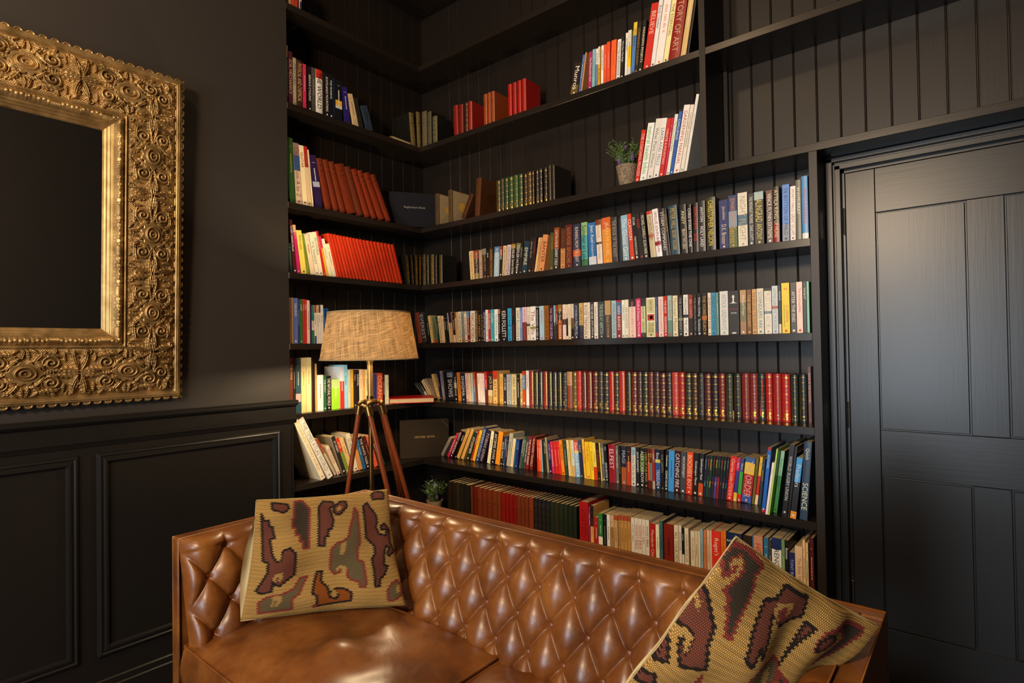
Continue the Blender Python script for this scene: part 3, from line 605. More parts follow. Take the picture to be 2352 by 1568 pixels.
R|5|21048|112|107|221|114|0.0|5a1c14|ROCK OF THE COUNTIES|d8b090||dark red paperback with cream lettering, immediately right of the last dark green framed volume
@children's and teenage paperbacks on the shelf below dado height
R|6|213|120|205|143|106|34.4|8a7a6a||k||greyish paperback leaning leftmost near the visitors book
R|6|768|120|175|169|106|29.9|c02848||w||red paperback, immediately right of the greyish leftmost leaning paperback
R|6|999|120|232|192|106|29.1|3a0c18|NIGHT PANDORA|w||plum paperback with white lettering, second book right of the greyish leftmost leaning paperback
R|6|1415|120|133|182|106|26.3|15110f|CREED|w||black paperback with white lettering, third book right of the greyish leftmost leaning paperback
R|6|1587|120|227|205|106|28.0|d09a48||c89850||tan paperback, second book left of the dark green leaning paperback
R|6|1954|120|209|207|106|26.7|d8a458||c89850||tan paperback, immediately left of the dark green leaning paperback
R|6|2395|120|251|180|106|21.7|1e3020|STORMER|e8e8d8||dark green paperback leaning with white capitals
R|6|2731|120|136|191|106|20.2|a8301c|THE SECRET|e8c0a0||red paperback with cream lettering, immediately right of the dark green leaning paperback
R|6|2895|120|195|194|106|19.7|e8b028||k||yellow paperback, immediately left of the tall blue book
R|6|3164|120|226|216|106|19.1|283a6a|SHORTBREAD SCOTLAND|c8d0e0||tall blue book rising above its neighbours
R|6|3440|120|286|200|106|20.1|2a2030|TOBIAS;KEVIN|c0a8a8||blackish blue paperback with dusty pink lettering, immediately right of the tall blue book
R|6|4053|120|227|191|106|11.5|ecd9a8||k||cream paperback, second book right of the tall blue book
R|6|4313|120|334|190|106|10.6|141218|ARTEMIS FOWL|e8d8c0||black paperback with cream lettering, immediately left of the broad orange yellow paperback
R|6|4681|120|329|192|106|9.7|e89020||c87010||broad orange yellow paperback
R|6|5043|120|163|168|106|8.7|2a2018|ANNE MARIE|w||black paperback with white lettering, immediately right of the broad orange yellow paperback
R|6|5229|120|155|174|106|7.9|2a4060|SHADOW|c0d0d8||navy paperback with pale grey lettering, second book right of the broad orange yellow paperback
R|6|5407|120|84|170|106|7.2|3a1420||w||plum paperback, immediately left of the pale sage paperback
R|6|5513|120|257|189|106|8.8|a8a48c||4a4a40||pale sage paperback taller than its neighbours
R|6|5794|120|192|161|106|9.3|e8cf9c||c09060||cream paperback, immediately right of the pale sage paperback
R|6|6013|120|89|161|106|8.4|2a5a7a||k||blue paperback, second book right of the pale sage paperback
R|6|6121|120|177|161|106|7.7|20306a|CLUB|6a90c0||blue paperback with pale blue lettering, third book right of the pale sage paperback
R|6|6419|120|116|182|106|11.3|5a5048|CHRONICLES|d8d0b8|h|brown hardback with cream lettering, third book left of the red hardback with cream lettering
R|6|6558|120|126|183|106|10.6|1c5030|LAST OF THE WILD|d8e0c8|h|dark green hardback with white lettering, second book left of the red hardback with cream lettering
R|6|6713|120|158|184|106|10.4|4a3038|TREASURE ISLAND|d8d0c8|h|plum hardback with pale grey lettering, immediately left of the red hardback with cream lettering
R|6|6894|120|177|184|106|9.7|7a2018|THE WATER BABIES|e8d8c0|h|red hardback with cream lettering in the small classics
R|6|7157|120|195|186|106|8.8|6a1c14|GULLIVERS TRAVELS|d8c0a8|h|dark red hardback with cream lettering, immediately right of the red hardback with cream lettering
R|6|7706|120|108|169|106|-0.9|d84018||w||red paperback, second book right of the red hardback with cream lettering
R|6|7836|120|145|167|106|-1.7|e05a20||w||orange red paperback, third book right of the red hardback with cream lettering
R|6|7999|120|77|168|106|-2.4|8ab0c0||k||pale blue paperback, fourth book right of the red hardback with cream lettering
R|6|8094|120|121|172|106|-3.1|241c18||k||black paperback, fourth book left of the crimson pink paperback
R|6|8233|120|113|182|106|-3.7|1c3018|GREAT LOVES|c8d0b0||blackish green paperback with pale green lettering, third book left of the crimson pink paperback
R|6|8364|120|112|186|106|-4.3|a08868||k||tan paperback, second book left of the crimson pink paperback
R|6|8498|120|165|174|106|-3.5|241a40|SECRET SMITH|c8b0c8||purple paperback with pink lettering, immediately left of the crimson pink paperback
R|6|8689|120|160|167|106|-4.4|c82848||w||crimson pink paperback with a small white square
R|6|8889|120|225|169|106|-5.1|c82018||e0a090||red paperback, immediately right of the crimson pink paperback
R|6|9132|120|153|171|106|-5.2|d02c18||e0a090||red paperback, second book right of the crimson pink paperback
R|6|9304|120|190|180|106|-5.6|e88020|MILLIONS|5a3010||orange paperback with brown lettering, immediately left of the plain dark green paperback
R|6|9519|120|182|180|106|-4.7|284028||a0b088||plain dark green paperback between orange and cream
R|6|9733|120|153|185|106|-4.6|e0c080||8a5a30||beige paperback, immediately right of the plain dark green paperback
R|6|9903|120|61|187|106|-3.2|e0b848||k||yellow paperback, second book right of the plain dark green paperback
R|6|9981|120|158|186|106|-3.4|c8c8b8*.7/c8a070||8a9090||pale grey and tan paperback, immediately left of the red-topped pale blue paperback
R|6|10167|120|253|185|106|-3.9|d04020*.28/e0c050*.34/80a8c0|David Wood;BOY|e8e8e8||paperback with red top and pale blue body
R|6|10441|120|135|187|106|-3.1|2a4a6a*.3/20303a|IN BLUE|d8c840||navy and blue paperback with yellow lettering, immediately right of the red-topped pale blue paperback
R|6|10593|120|59|194|106|-3.5|3a1a50||w||purple paperback, second book right of the red-topped pale blue paperback
R|6|10669|120|124|197|106|-4.0|e8b030||k||yellow paperback, second book left of the yellow paperback beside the red-footed one
R|6|10813|120|240|185|106|-3.4|e8b820|Fish Boys|c83818||yellow paperback with red lettering, immediately left of the yellow paperback beside the red-footed one
R|6|11077|120|170|187|106|-3.4|e8c020||6a5020||yellow paperback beside one with a red foot
R|6|11266|120|168|185|106|-3.8|e8c84c*.65/c83018||8a3020||yellow and red paperback, immediately right of the yellow paperback beside the red-footed one
R|6|11461|120|170|185|106|-3.6|1a1412|IN DARKNESS|b04020||black paperback with red lettering, second book right of the yellow paperback beside the red-footed one
R|6|11648|120|59|187|106|-3.7|e8c838||k||yellow paperback, third book right of the yellow paperback beside the red-footed one
R|6|11723|120|155|186|106|-3.1|5a5850|QUARTERED|e0dcd0||grey paperback with white lettering, second book left of the broad crimson book
R|6|11901|120|148|185|106|-3.3|14181c|iBoy;KEVIN BROOKS|c8d8e0||black paperback with white lettering, immediately left of the broad crimson book
R|6|12100|120|363|185|106|-1.2|8a1420|ELFEST|d8c8c0|h|broad crimson book with large silver capitals
R|6|12485|120|144|183|106|-0.8|6a6058|HIDE AND SEEK|c8c0b8||brown paperback with pale grey lettering, immediately right of the broad crimson book
R|6|12648|120|104|183|106|-0.7|16140f||c89040||black paperback, second book right of the broad crimson book
R|6|12771|120|261|184|106|0.0|1c2434*.55/9a5028|MAGI|a0a8b8||navy and russet paperback, second book left of the pale paperback with black script
R|6|13054|120|211|186|106|0.0|2a1814*.4/b03418||e0a060||red and dark brown paperback, immediately left of the pale paperback with black script
R|6|13289|120|223|183|106|0.8|8aa8b0*.2/c8c0ac|Chocolate Cake for Sun|3a3a38||pale paperback with black script and bird
R|6|13530|120|186|185|106|0.2|201c1e|JACK DOWNEY|e0e0e0||black paperback with white lettering, immediately right of the pale paperback with black script
R|6|13737|120|235|183|106|0.9|14120e*.15/4a5a1c*.6/14120e|ALEX SCARROW|d8d8d0||black paperback with glowing green lamp shape
R|6|13990|120|151|185|106|0.3|1a1410|LORD OF THE RINGS|c89858||black paperback with tan lettering, immediately right of the black paperback with green glow
R|6|14159|120|105|184|106|0.0|5a1410*.35/c84a28*.8/5a1410|Beast Quest|e8c050||red and dark red paperback, second book right of the black paperback with green glow
R|6|14279|120|85|184|106|0.0|5a1410*.35/3a8a80*.8/5a1410|Beast|e8c050||turquoise and dark red paperback, second book left of the blue paperback with yellow panel
R|6|14382|120|120|185|106|0.0|8a4a3a*.35/a01c1c*.8/a89880|QUEST|e8d8c0||red and dark red paperback, immediately left of the blue paperback with yellow panel
R|6|14532|120|245|185|106|0.0|141a2a*.25/c8b838*.33/2a4a80*.8/14283a|Beast;TREASURE|c8c8d8||blue paperback with yellow shield panel
R|6|14803|120|143|186|106|0.0|1a1612|THE GRIFFIN|8a8060||black paperback with olive lettering, immediately right of the blue paperback with yellow panel
R|6|14964|120|152|185|106|2.8|16100f|Freebooter;SUZANNE COLLINS|e8e8e0||black paperback with white lettering, immediately left of the light blue teenage paperback
R|6|15136|120|271|187|106|2.4|3a8ac0||1c4a70||light blue paperback beside black and maroon ones
R|6|15425|120|255|188|106|2.5|3a0c10|CATCHING FIRE|e0d8d8||dark red paperback with white lettering, immediately right of the light blue teenage paperback
R|6|15699|120|258|187|106|2.6|3c4244|MOCKINGJAY|e0e0e0||charcoal paperback with white lettering, immediately left of the orange red paperback
R|6|15977|120|279|187|106|2.9|d84a14*.5/c83010|BOCHSEE BOY|f0c0a0||orange red paperback with white lettering
R|6|16275|120|228|187|106|3.1|1a1412|Gatekeeper Planet|e0d8d0||black paperback with white lettering, immediately right of the orange red paperback
R|6|16524|120|204|187|106|3.7|1c1a20*.7/c04818|Gatekeeper Raid|e0e0e0||black and orange red paperback with white lettering, second book right of the orange red paperback
R|6|16744|120|105|183|106|4.8|241c30|Astrosaurs;Teeth|3ab0c0||blackish blue paperback with turquoise lettering, third book right of the orange red paperback
R|6|16866|120|89|184|106|4.9|1c2420*.5/1c4030|Astrosaurs;Seas|e04828||black and dark green paperback, third book left of the slim black and violet paperback
R|6|16971|120|98|184|106|4.9|1c3428|Astrosaurs;Planet|d8c838||dark green paperback with yellow lettering, second book left of the slim black and violet paperback
R|6|17086|120|94|185|106|5.3|1c1c1c*.5/301c2c|Astrosaurs;Star|d82c20||black paperback with red lettering, immediately left of the slim black and violet paperback
R|6|17196|120|102|185|106|5.6|1c1c1c*.5/483a7a|Astrosaurs;Skies|e8d860||slim black and violet paperback with yellow lettering
R|6|17315|120|93|185|106|5.3|1c1c1c*.5/8a1418|Astrosaurs;Space|3aa030||black and dark red paperback, immediately right of the slim black and violet paperback
R|6|17424|120|95|185|106|5.6|1c2020|Astrosaurs;Day|e03828||black paperback with red lettering, second book right of the slim black and violet paperback
R|6|17536|120|95|185|106|6.0|1c1c1c*.5/2a1c44|Astrosaurs;Riddle|8ab030||black and purple paperback, second book left of the bright red paperback with the face
R|6|17647|120|94|186|106|6.5|1c1a22|Astrosaurs;Terror|2aa0b0||black paperback with turquoise lettering, immediately left of the bright red paperback with the face
R|6|17763|120|253|190|106|6.9|d02018|Cherries Little;LITTLE EATER|e8c8a0||bright red paperback with a round face picture
R|6|18044|120|137|187|106|6.4|c02848*.3/3a3078*.8/e0b028|Harry|e8d8e0||blue and red paperback, immediately right of the bright red paperback with the face
R|6|18206|120|144|185|106|6.1|3a3a78*.3/3a9838*.82/c82020|Harry|d0d8e8||green and blue paperback with white lettering, immediately left of the very thick banded book
R|6|18375|120|395|191|106|7.0|3a5a8a*.12/e0b828*.37/a82020*.83/3a5090|THE ORDER|d8a898||very thick book banded yellow, red and blue
R|6|18804|120|101|194|106|6.7|6a5a18||k||olive paperback, immediately right of the very thick banded book
R|6|18924|120|106|201|106|7.5|e0a828*.4/c02018*.8/e0c898|Harry|8a4020||yellow and red paperback with russet lettering, second book right of the very thick banded book
R|6|19063|120|108|194|106|6.5|2a3438||c0a868||navy paperback, immediately left of the tall blue book with red ends
R|6|19460|25|131|259|200|6.7|a02020*.05/1c5aa8*.95/a02020|SCOTLAND|c8d8e8||tall blue book with white capitals and red ends
R|6|19679|0|80|206|200|8.2|ecd8d0|Dictionary|b05050||white paperback with dark red lettering, immediately right of the tall blue book with red ends
R|6|19775|0|53|261|200|8.0|a8c858||k||pale green paperback, immediately left of the large green book
R|6|19854|42|136|247|180|7.9|3a8038*.0/8ab890*.4/3a8038|Children's KNOWLEDGE|1c4020||large green book with dark script and round badge
R|6|20212|25|176|278|200|7.1|1c1a1c|WORLD RUGBY UNION|c8c8c8||black paperback with pale grey lettering, immediately right of the large green book
R|6|20416|24|70|272|200|7.1|1a1c1e||c8c0a0||black paperback, immediately left of the orange-footed black and blue book
R|6|20567|0|202|234|200|7.1|3a90c8*.4/1c1a1c*.88/e08818|Predators|c8d0d8||black and blue book with an orange foot
R|6|20887|6|262|295|200|4.3|2c3e50|Quick;SCIENCE|d8d8b8|h|large slate blue hardback at the post
@books on the lowest visible shelf behind the sofa
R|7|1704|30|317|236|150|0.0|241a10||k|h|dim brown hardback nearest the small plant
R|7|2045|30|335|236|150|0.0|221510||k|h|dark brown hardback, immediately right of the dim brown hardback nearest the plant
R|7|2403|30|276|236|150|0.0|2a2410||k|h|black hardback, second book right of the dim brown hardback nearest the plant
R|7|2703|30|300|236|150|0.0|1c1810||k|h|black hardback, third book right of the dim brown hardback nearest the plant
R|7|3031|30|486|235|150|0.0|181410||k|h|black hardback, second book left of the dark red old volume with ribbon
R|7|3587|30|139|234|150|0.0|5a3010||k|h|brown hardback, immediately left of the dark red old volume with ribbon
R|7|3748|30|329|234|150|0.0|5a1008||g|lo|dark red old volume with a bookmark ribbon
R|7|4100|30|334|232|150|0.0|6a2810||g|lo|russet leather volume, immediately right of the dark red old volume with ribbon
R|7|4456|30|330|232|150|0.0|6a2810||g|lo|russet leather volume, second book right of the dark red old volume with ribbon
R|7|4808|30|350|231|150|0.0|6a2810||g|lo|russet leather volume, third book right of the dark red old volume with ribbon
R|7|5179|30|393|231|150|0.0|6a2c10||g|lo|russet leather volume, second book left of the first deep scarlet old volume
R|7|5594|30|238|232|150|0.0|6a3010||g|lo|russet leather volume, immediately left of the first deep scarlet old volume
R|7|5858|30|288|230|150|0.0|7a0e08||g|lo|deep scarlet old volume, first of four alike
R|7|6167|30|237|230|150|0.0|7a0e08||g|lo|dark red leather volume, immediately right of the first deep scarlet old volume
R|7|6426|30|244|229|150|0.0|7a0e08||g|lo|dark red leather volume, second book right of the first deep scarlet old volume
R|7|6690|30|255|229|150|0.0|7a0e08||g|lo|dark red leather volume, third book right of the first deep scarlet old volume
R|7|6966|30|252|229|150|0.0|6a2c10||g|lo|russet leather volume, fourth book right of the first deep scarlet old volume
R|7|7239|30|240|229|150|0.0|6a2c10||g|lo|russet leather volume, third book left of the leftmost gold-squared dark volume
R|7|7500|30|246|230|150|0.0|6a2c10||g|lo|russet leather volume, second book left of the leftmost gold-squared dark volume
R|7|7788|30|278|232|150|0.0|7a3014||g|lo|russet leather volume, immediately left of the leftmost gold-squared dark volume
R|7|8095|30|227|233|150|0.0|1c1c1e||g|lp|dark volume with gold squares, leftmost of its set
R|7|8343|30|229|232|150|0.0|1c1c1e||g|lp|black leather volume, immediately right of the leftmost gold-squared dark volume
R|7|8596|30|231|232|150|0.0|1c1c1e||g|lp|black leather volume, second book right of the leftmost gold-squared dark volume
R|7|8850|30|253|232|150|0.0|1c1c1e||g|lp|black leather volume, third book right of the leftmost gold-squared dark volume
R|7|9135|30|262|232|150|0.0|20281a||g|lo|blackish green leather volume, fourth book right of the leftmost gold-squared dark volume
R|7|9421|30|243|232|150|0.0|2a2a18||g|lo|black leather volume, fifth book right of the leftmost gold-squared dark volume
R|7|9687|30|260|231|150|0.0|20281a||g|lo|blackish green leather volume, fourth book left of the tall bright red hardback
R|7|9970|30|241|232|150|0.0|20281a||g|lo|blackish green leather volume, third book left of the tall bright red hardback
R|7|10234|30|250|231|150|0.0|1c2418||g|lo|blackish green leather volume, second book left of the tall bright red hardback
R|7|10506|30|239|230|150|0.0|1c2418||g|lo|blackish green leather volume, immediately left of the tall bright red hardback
R|7|10918|30|488|261|190|0.0|a01418|VISITED|7a1014|h|tall bright red hardback in the lowest row
R|7|11431|30|93|239|150|0.0|8a2848|WORLD AWAITS|e8d8d8||magenta paperback with white lettering, immediately right of the tall bright red hardback
R|7|11544|30|165|250|150|0.0|1c1a1a*.4/e0a050||8a4020||tan and black paperback, second book right of the tall bright red hardback
R|7|11750|30|209|198|150|0.0|a82028||e8c8c0||red paperback, immediately left of the white paperback with green upper half
R|7|11979|30|220|221|150|0.0|2a7a3a*.5/ecdcc0||c8d8c0||white paperback with a green upper half
R|7|12226|30|195|220|150|0.0|151515||8a8a8a||black paperback, immediately right of the white paperback with green upper half
R|7|12440|30|161|222|150|0.0|e0d8c8||4a4a48||white paperback, second book right of the white paperback with green upper half
R|7|12622|30|188|222|150|0.0|c0a080*.25/a07848||5a4020||tan paperback, third book right of the white paperback with green upper half
R|7|12829|30|177|225|150|0.0|a04828*.1/c09a60||5a4020||tan paperback, fourth book right of the white paperback with green upper half
R|7|13048|30|101|230|150|0.0|a04828*.1/b08048*.88/b05a20||5a4020||tan paperback, fourth book left of the leftmost of five cream guides
R|7|13165|30|168|230|150|0.0|a04828*.1/b88848*.88/b85a20||5a4020||tan paperback, third book left of the leftmost of five cream guides
R|7|13349|30|157|232|150|0.0|a04828*.1/b88848*.88/b85a20||5a4020||tan paperback, second book left of the leftmost of five cream guides
R|7|13523|30|162|232|150|0.0|a04828*.1/b88848*.88/b85a20||5a4020||tan paperback, immediately left of the leftmost of five cream guides
R|7|13710|30|167|230|150|0.0|d8ccb8|WHISKY BIBLE|8a7a9a||cream guide, leftmost of five with matching spines
R|7|13893|30|165|231|150|0.0|d8ccb8|WHISKY BIBLE|b01818||cream paperback with red lettering, immediately right of the leftmost of five cream guides
R|7|14073|30|166|231|150|0.0|d8ccb8|WHISKY BIBLE|b01818||cream paperback with red lettering, second book right of the leftmost of five cream guides
R|7|14256|30|162|232|150|0.0|d8ccb8|WHISKY BIBLE|b04040||cream paperback with red lettering, second book left of the red language book with gold script
R|7|14433|30|169|232|150|0.0|d8ccb8|WHISKY BIBLE|3a3438||cream paperback with charcoal lettering, immediately left of the red language book with gold script
R|7|14635|30|264|221|150|0.0|a82020|Mandarin Chinese|e8c880||red language book with gold script
R|7|14918|30|165|220|150|0.0|e4d8b4||7a7a60||cream paperback, immediately right of the red language book with gold script
R|7|15112|30|138|240|150|0.0|3a6060||k||dark teal paperback, immediately left of the wide rust red hardback
R|7|15319|30|427|232|150|0.0|7a1c10||3a0c08|h|wide rust red hardback
R|7|15780|30|195|234|150|0.0|d8c4a0|ALL YOUR MONEY|6a5a48||cream paperback with brown lettering, immediately right of the wide rust red hardback
R|7|16001|30|116|236|150|0.0|d8ccb4|HOW LANGUAGE|3a3a38||cream paperback with charcoal lettering, second book right of the wide rust red hardback
R|7|16134|30|97|228|150|0.0|1c1a1c*.5/e0c8b0|Raising Boys|e8e8e8||black and cream paperback with white lettering, immediately left of the cream paperback with grey lettering
R|7|16257|30|172|230|150|0.0|dccba8|CHANGE YOUR LIFE|5a5a50||cream self-help paperback with grey lettering
R|7|16525|30|172|222|150|0.0|d8c8a8|the new glucose|b04038||cream paperback with red lettering, immediately right of the cream paperback with grey lettering
R|7|16712|30|132|225|150|0.0|ccbc98||6a5a40||cream paperback, second book right of the cream paperback with grey lettering
R|7|16859|30|72|226|150|0.0|e0d0a0||4a4a40||cream paperback, immediately left of the dusty blue paperback
R|7|16946|30|118|237|150|0.0|88a4ac||5a7080||dusty blue paperback among the cream ones
R|7|17091|30|119|235|150|0.0|c87844||7a3a20||salmon paperback, immediately right of the dusty blue paperback
R|7|17232|30|106|238|150|0.0|d8b494||8a5a40||cream paperback, second book right of the dusty blue paperback
R|7|17352|30|78|239|150|0.0|d8b494||8a5a40||cream paperback, immediately left of the broad vermilion reference book
R|7|17433|30|373|240|150|0.0|d83020|Roget's|f0e0d0|h|broad vermilion reference book with white italic lettering
R|7|17824|30|81|245|150|0.0|e07018||7a3010||orange paperback, immediately right of the broad vermilion reference book
R|7|17918|30|109|247|150|0.0|e07018||7a3010||orange paperback, immediately left of the very wide navy dictionary
R|7|18054|30|609|247|150|0.0|14284a|ROBERT|e8e8e8|hX|very wide navy dictionary partly behind the cushion
R|7|18708|30|348|247|150|0.0|2a1c10||7a6a40|h|black hardback, immediately right of the very wide navy dictionary
R|7|19073|30|40|254|150|0.0|3a6a8a||k||blue paperback, immediately left of the dusty pink hardback
R|7|19124|30|344|254|150|0.0|c08464|HOW TO|c03030|h|dusty pink hardback behind the right cushion
R|7|19501|30|177|252|150|0.0|2a6a8a||c8d8d0||blue paperback, immediately right of the dusty pink hardback
R|7|19697|30|90|247|150|0.0|4a3a30||c8b8a0||dark brown paperback, immediately left of the wide white book with navy capitals
R|7|19807|30|342|258|150|0.0|1c2c58*.17/e0dac8|FRENCH|16204a||wide white book with navy capitals
R|7|20163|30|113|256|150|0.0|6a8a5a||c8c8a0||green paperback, immediately right of the wide white book with navy capitals
R|7|20291|30|116|257|150|0.0|1a1414|Business|e8e8e8||black paperback with white lettering, second book right of the wide white book with navy capitals
R|7|20424|30|204|214|150|0.0|20285a|TONY BUZAN|a0b0d8||navy paperback with pale blue lettering, immediately left of the tan paperback near the post
R|7|20642|30|255|243|150|0.0|d8b488|The Baby Whisperer|9a6a48||tan paperback near the post in the lowest row
R|7|20916|30|84|271|150|0.0|e0b478||k||tan paperback, immediately right of the tan paperback near the post
R|7|21016|30|85|261|150|0.0|c8b080||k||beige paperback, second book right of the tan paperback near the post
R|7|21144|30|148|282|150|0.0|4a1410||c8a080|h|dark red hardback, third book right of the tan paperback near the post
@old leather volumes high on the long wall
R|1|63|15|424|217|125|0.0|5a5038||g|lo S|olive grey old volume right of the corner
R|1|544|15|358|203|125|0.0|4a4430||g|lo S|dark olive leather volume, immediately right of the olive grey old volume
R|1|1007|15|400|163|125|0.0|5a5438||g|lf S|olive leather volume, immediately left of the leftmost red leather volume
R|1|2802|15|356|178|125|-1.2|7a1810||g|lo|red leather volume at the left end of its four
R|1|3192|15|368|171|125|0.0|6a140e||g|lo|dark red leather volume, immediately right of the leftmost red leather volume
R|1|3656|15|257|170|125|0.0|2a2014||g|lc|black leather volume, second book right of the leftmost red leather volume
R|1|3963|15|297|168|125|0.0|8a1c12||g|lo|dark red leather volume, immediately left of the leftmost of three tan leather volumes
R|1|5158|15|242|175|125|0.0|8a3a14||g|lo|tan leather volume, leftmost of three alike
R|1|5448|15|214|176|125|0.0|8a3a14||g|lo|russet leather volume, immediately right of the leftmost of three tan leather volumes
R|1|5710|15|244|175|125|0.0|8a3a14||g|lo|russet leather volume, immediately left of the leftmost of four scarlet leather volumes
R|1|6927|15|240|177|125|0.0|a01410||g|lo|scarlet leather volume, leftmost of four alike
R|1|7235|15|260|176|125|0.0|941410||g|lo|dark red leather volume, immediately right of the leftmost of four scarlet leather volumes
R|1|7562|15|249|176|125|0.0|941410||g|lo|dark red leather volume, second book right of the leftmost of four scarlet leather volumes
R|1|7862|15|282|176|125|0.0|9a1410||g|lo|red leather volume, third book right of the leftmost of four scarlet leather volumes
@travel and politics books on the upper shelf
R|1|10857|20|413|154|160|11.2|2a1c14*.7/6a5020|Munros|w||black paperback with large white title and golden foot
R|1|11328|20|107|183|160|9.8|4a6ea0||d0d8e8||bright blue paperback, immediately right of the black paperback with golden foot
R|1|11455|20|76|190|170|9.8|c08850||k||tan paperback, immediately left of the magenta paperback
R|1|11896|20|181|183|160|2.6|a82858|The Philosophy Gym|e8e8e8||magenta paperback with white lettering
R|1|12098|20|149|188|160|2.6|80b4b0||4a7070||pale teal paperback, immediately right of the magenta paperback
R|1|12281|20|131|185|160|2.4|d8d8c8*.4/6a7a90|EASTERN|3a3a50||blue and pale grey paperback with navy lettering, second book right of the magenta paperback
R|1|12429|20|103|191|160|1.8|d8ccb0*.45/e0a820|IN CIRCLE;BIG BEN BELL|3a2a20||yellow and cream paperback, second book left of the first of three orange paperbacks
R|1|12596|20|122|190|160|2.0|ecdccc|UNITED KINGDOM|5a3a38||cream paperback with maroon brown lettering, immediately left of the first of three orange paperbacks
R|1|12736|20|144|189|160|2.2|e05028||f0b090||orange red paperback, first of three orange spines
R|1|12904|20|166|196|160|1.8|e04824||f0b090||red paperback, immediately right of the first of three orange paperbacks
R|1|13110|20|257|194|160|3.1|e86028||c85020||orange red paperback, immediately left of the white paperback with condensed capitals
R|1|13406|20|184|187|160|4.1|e4dccc|SCOTTISH INDEPENDENCE|k||white paperback with black condensed capitals
R|1|13614|20|167|196|160|3.3|1c1816|Why Marx Was Right|e8e8e8||black paperback with white lettering, immediately right of the white paperback with condensed capitals
R|1|13850|20|112|203|160|3.1|e4dcc4|AUSTERITY|3a3a38||cream paperback with charcoal lettering, second book right of the white paperback with condensed capitals
R|1|13975|20|164|210|160|3.0|d4ccb8*.35/e8c020*.8/d4ccb8||6a6a60||yellow and cream paperback, immediately left of the blue paperback with yellow top
R|1|14156|20|168|236|160|5.4|e0b830*.25/4878b0|GEOGRAPHY|1c2c50||blue reference paperback with yellow top
R|1|14340|20|166|229|160|6.3|241c14|COMMANDO COUNTRY|b08020||black paperback with beige lettering, immediately right of the blue paperback with yellow top
R|1|14529|20|182|229|160|7.2|181612|MANAGING PROJECTS|e8e0c0||black paperback with cream lettering, immediately left of the tall red book on the upper shelf
R|1|14777|20|333|287|200|9.7|c82418|BELIEVE|f0c8b0||tall red book beside a climbing manual
R|1|15133|20|190|302|200|9.6|e4dcd0*.15/e4dcd0|Rock Climber|4a4a58||white paperback with navy lettering, immediately right of the tall red book on the upper shelf
R|1|15347|20|354|293|200|10.2|ece0d0|you can do it|e87020||wide cream manual with orange lowercase title
R|1|15726|20|222|284|200|10.5|f0dc98|THE ESSENTIAL|6a6030||beige paperback with olive lettering, immediately right of the wide cream manual with orange title
R|1|15987|20|498|282|200|9.7|8a1c14|STORY OF ART|c8a080|h|thick dark red hardback with pale capitals
R|1|16527|20|235|261|200|10.2|d0ac68|Tuscany Interiors|f0e8d0|h|tan hardback with cream lettering, immediately right of the thick dark red hardback
R|1|16789|20|105|251|200|9.9|1c1418||k|h|black hardback, second book right of the thick dark red hardback
@old volumes on the plant shelf
R|2|1138|15|311|191|150|0.0|4a3824||g|hC|brown slipcase with gold medal on its side, left one
R|2|2257|15|316|192|150|0.0|4a3824||g|hC|brown slipcase with gold medal, taller right one
R|2|3304|15|302|150|150|29.2|3a2010||g|h|dark brown hardback, immediately right of the right gold-medal slipcase
R|2|4353|15|376|215|150|5.0|4a2812||g|hc|brown leather book with an embossed disc on its cover
R|2|5987|15|257|173|150|0.0|3a3418||g|lb|dark olive leather volume, immediately right of the brown book with the embossed disc
R|2|6275|15|230|177|150|0.0|2a2c1c||g|lc|black leather volume, second book right of the brown book with the embossed disc
R|2|6543|15|258|176|150|0.0|1c3018||g|lb|blackish green leather volume, immediately left of the green volume with gold wreaths
R|2|6832|15|301|176|150|0.0|1e3a1c||g|lb|green leather volume with gold wreath tooling
R|2|7163|15|320|177|150|0.0|2a4418||g|lc|dark green leather volume, immediately right of the green volume with gold wreaths
R|2|7512|15|293|176|150|0.0|1c3c1c||g|lb|dark green leather volume, second book right of the green volume with gold wreaths
R|2|7889|15|200|171|150|0.0|2a1c10||g|lb|black leather volume, immediately left of the brown and gold banded volume
R|2|8118|15|263|175|150|0.0|3a2c14||g|lb|brown and gold banded volume in the green row
R|2|8417|15|152|175|150|0.0|2a1c10||g|lb|black leather volume, immediately right of the brown and gold banded volume
R|2|8677|15|172|174|150|0.0|1a1a1c||g|lb|black leather volume, second book right of the brown and gold banded volume
R|2|8891|15|191|176|150|0.0|1c1c1e||g|lb|black leather volume, third book right of the brown and gold banded volume
R|2|9202|15|189|174|150|0.0|141418||g|lb|black leather volume, second book left of the last dark volume of the row
R|2|9433|15|214|182|150|0.0|1c150c||g|lo|black leather volume, immediately left of the last dark volume of the row
R|2|9674|15|198|179|150|0.0|1c150c||g|l|dark volume with a gold tab, last of the row
@gardening and walking books beside the potted plant
R|2|14278|20|199|233|160|9.5|c82818|THE COACHING PROCESS|e8c8b8||slim red paperback beside the lavender pot
R|2|14516|20|313|255|160|10.6|e8e4d8|natural health bible|5ab030||white paperback with pale green lettering, immediately right of the slim red paperback
R|2|14863|20|267|265|160|11.0|e0d4c4|What Plant Where|5a7a58||cream paperback with green lettering, immediately left of the pale hardback with grey capitals
R|2|15162|20|250|260|160|10.5|e4dcd0|LAKELAND FELLS|6a6a70||pale hardback with grey capitals and dark logo
R|2|15444|20|187|253|160|10.2|c82820|CREATE A FOUNTAIN|e8d8c8||red paperback with cream lettering, immediately right of the pale hardback with grey capitals
R|2|15661|20|92|252|160|9.9|c8284c||w||red paperback, second book right of the pale hardback with grey capitals
R|2|15776|20|144|263|160|10.2|e0dcc0|The Care of House Plants|3a7a40||cream paperback with green lettering, immediately left of the blue gardening-shelf paperback
R|2|15943|20|143|270|160|10.5|2858a0|CHALLENGE|d0d8e8||blue paperback with white lettering
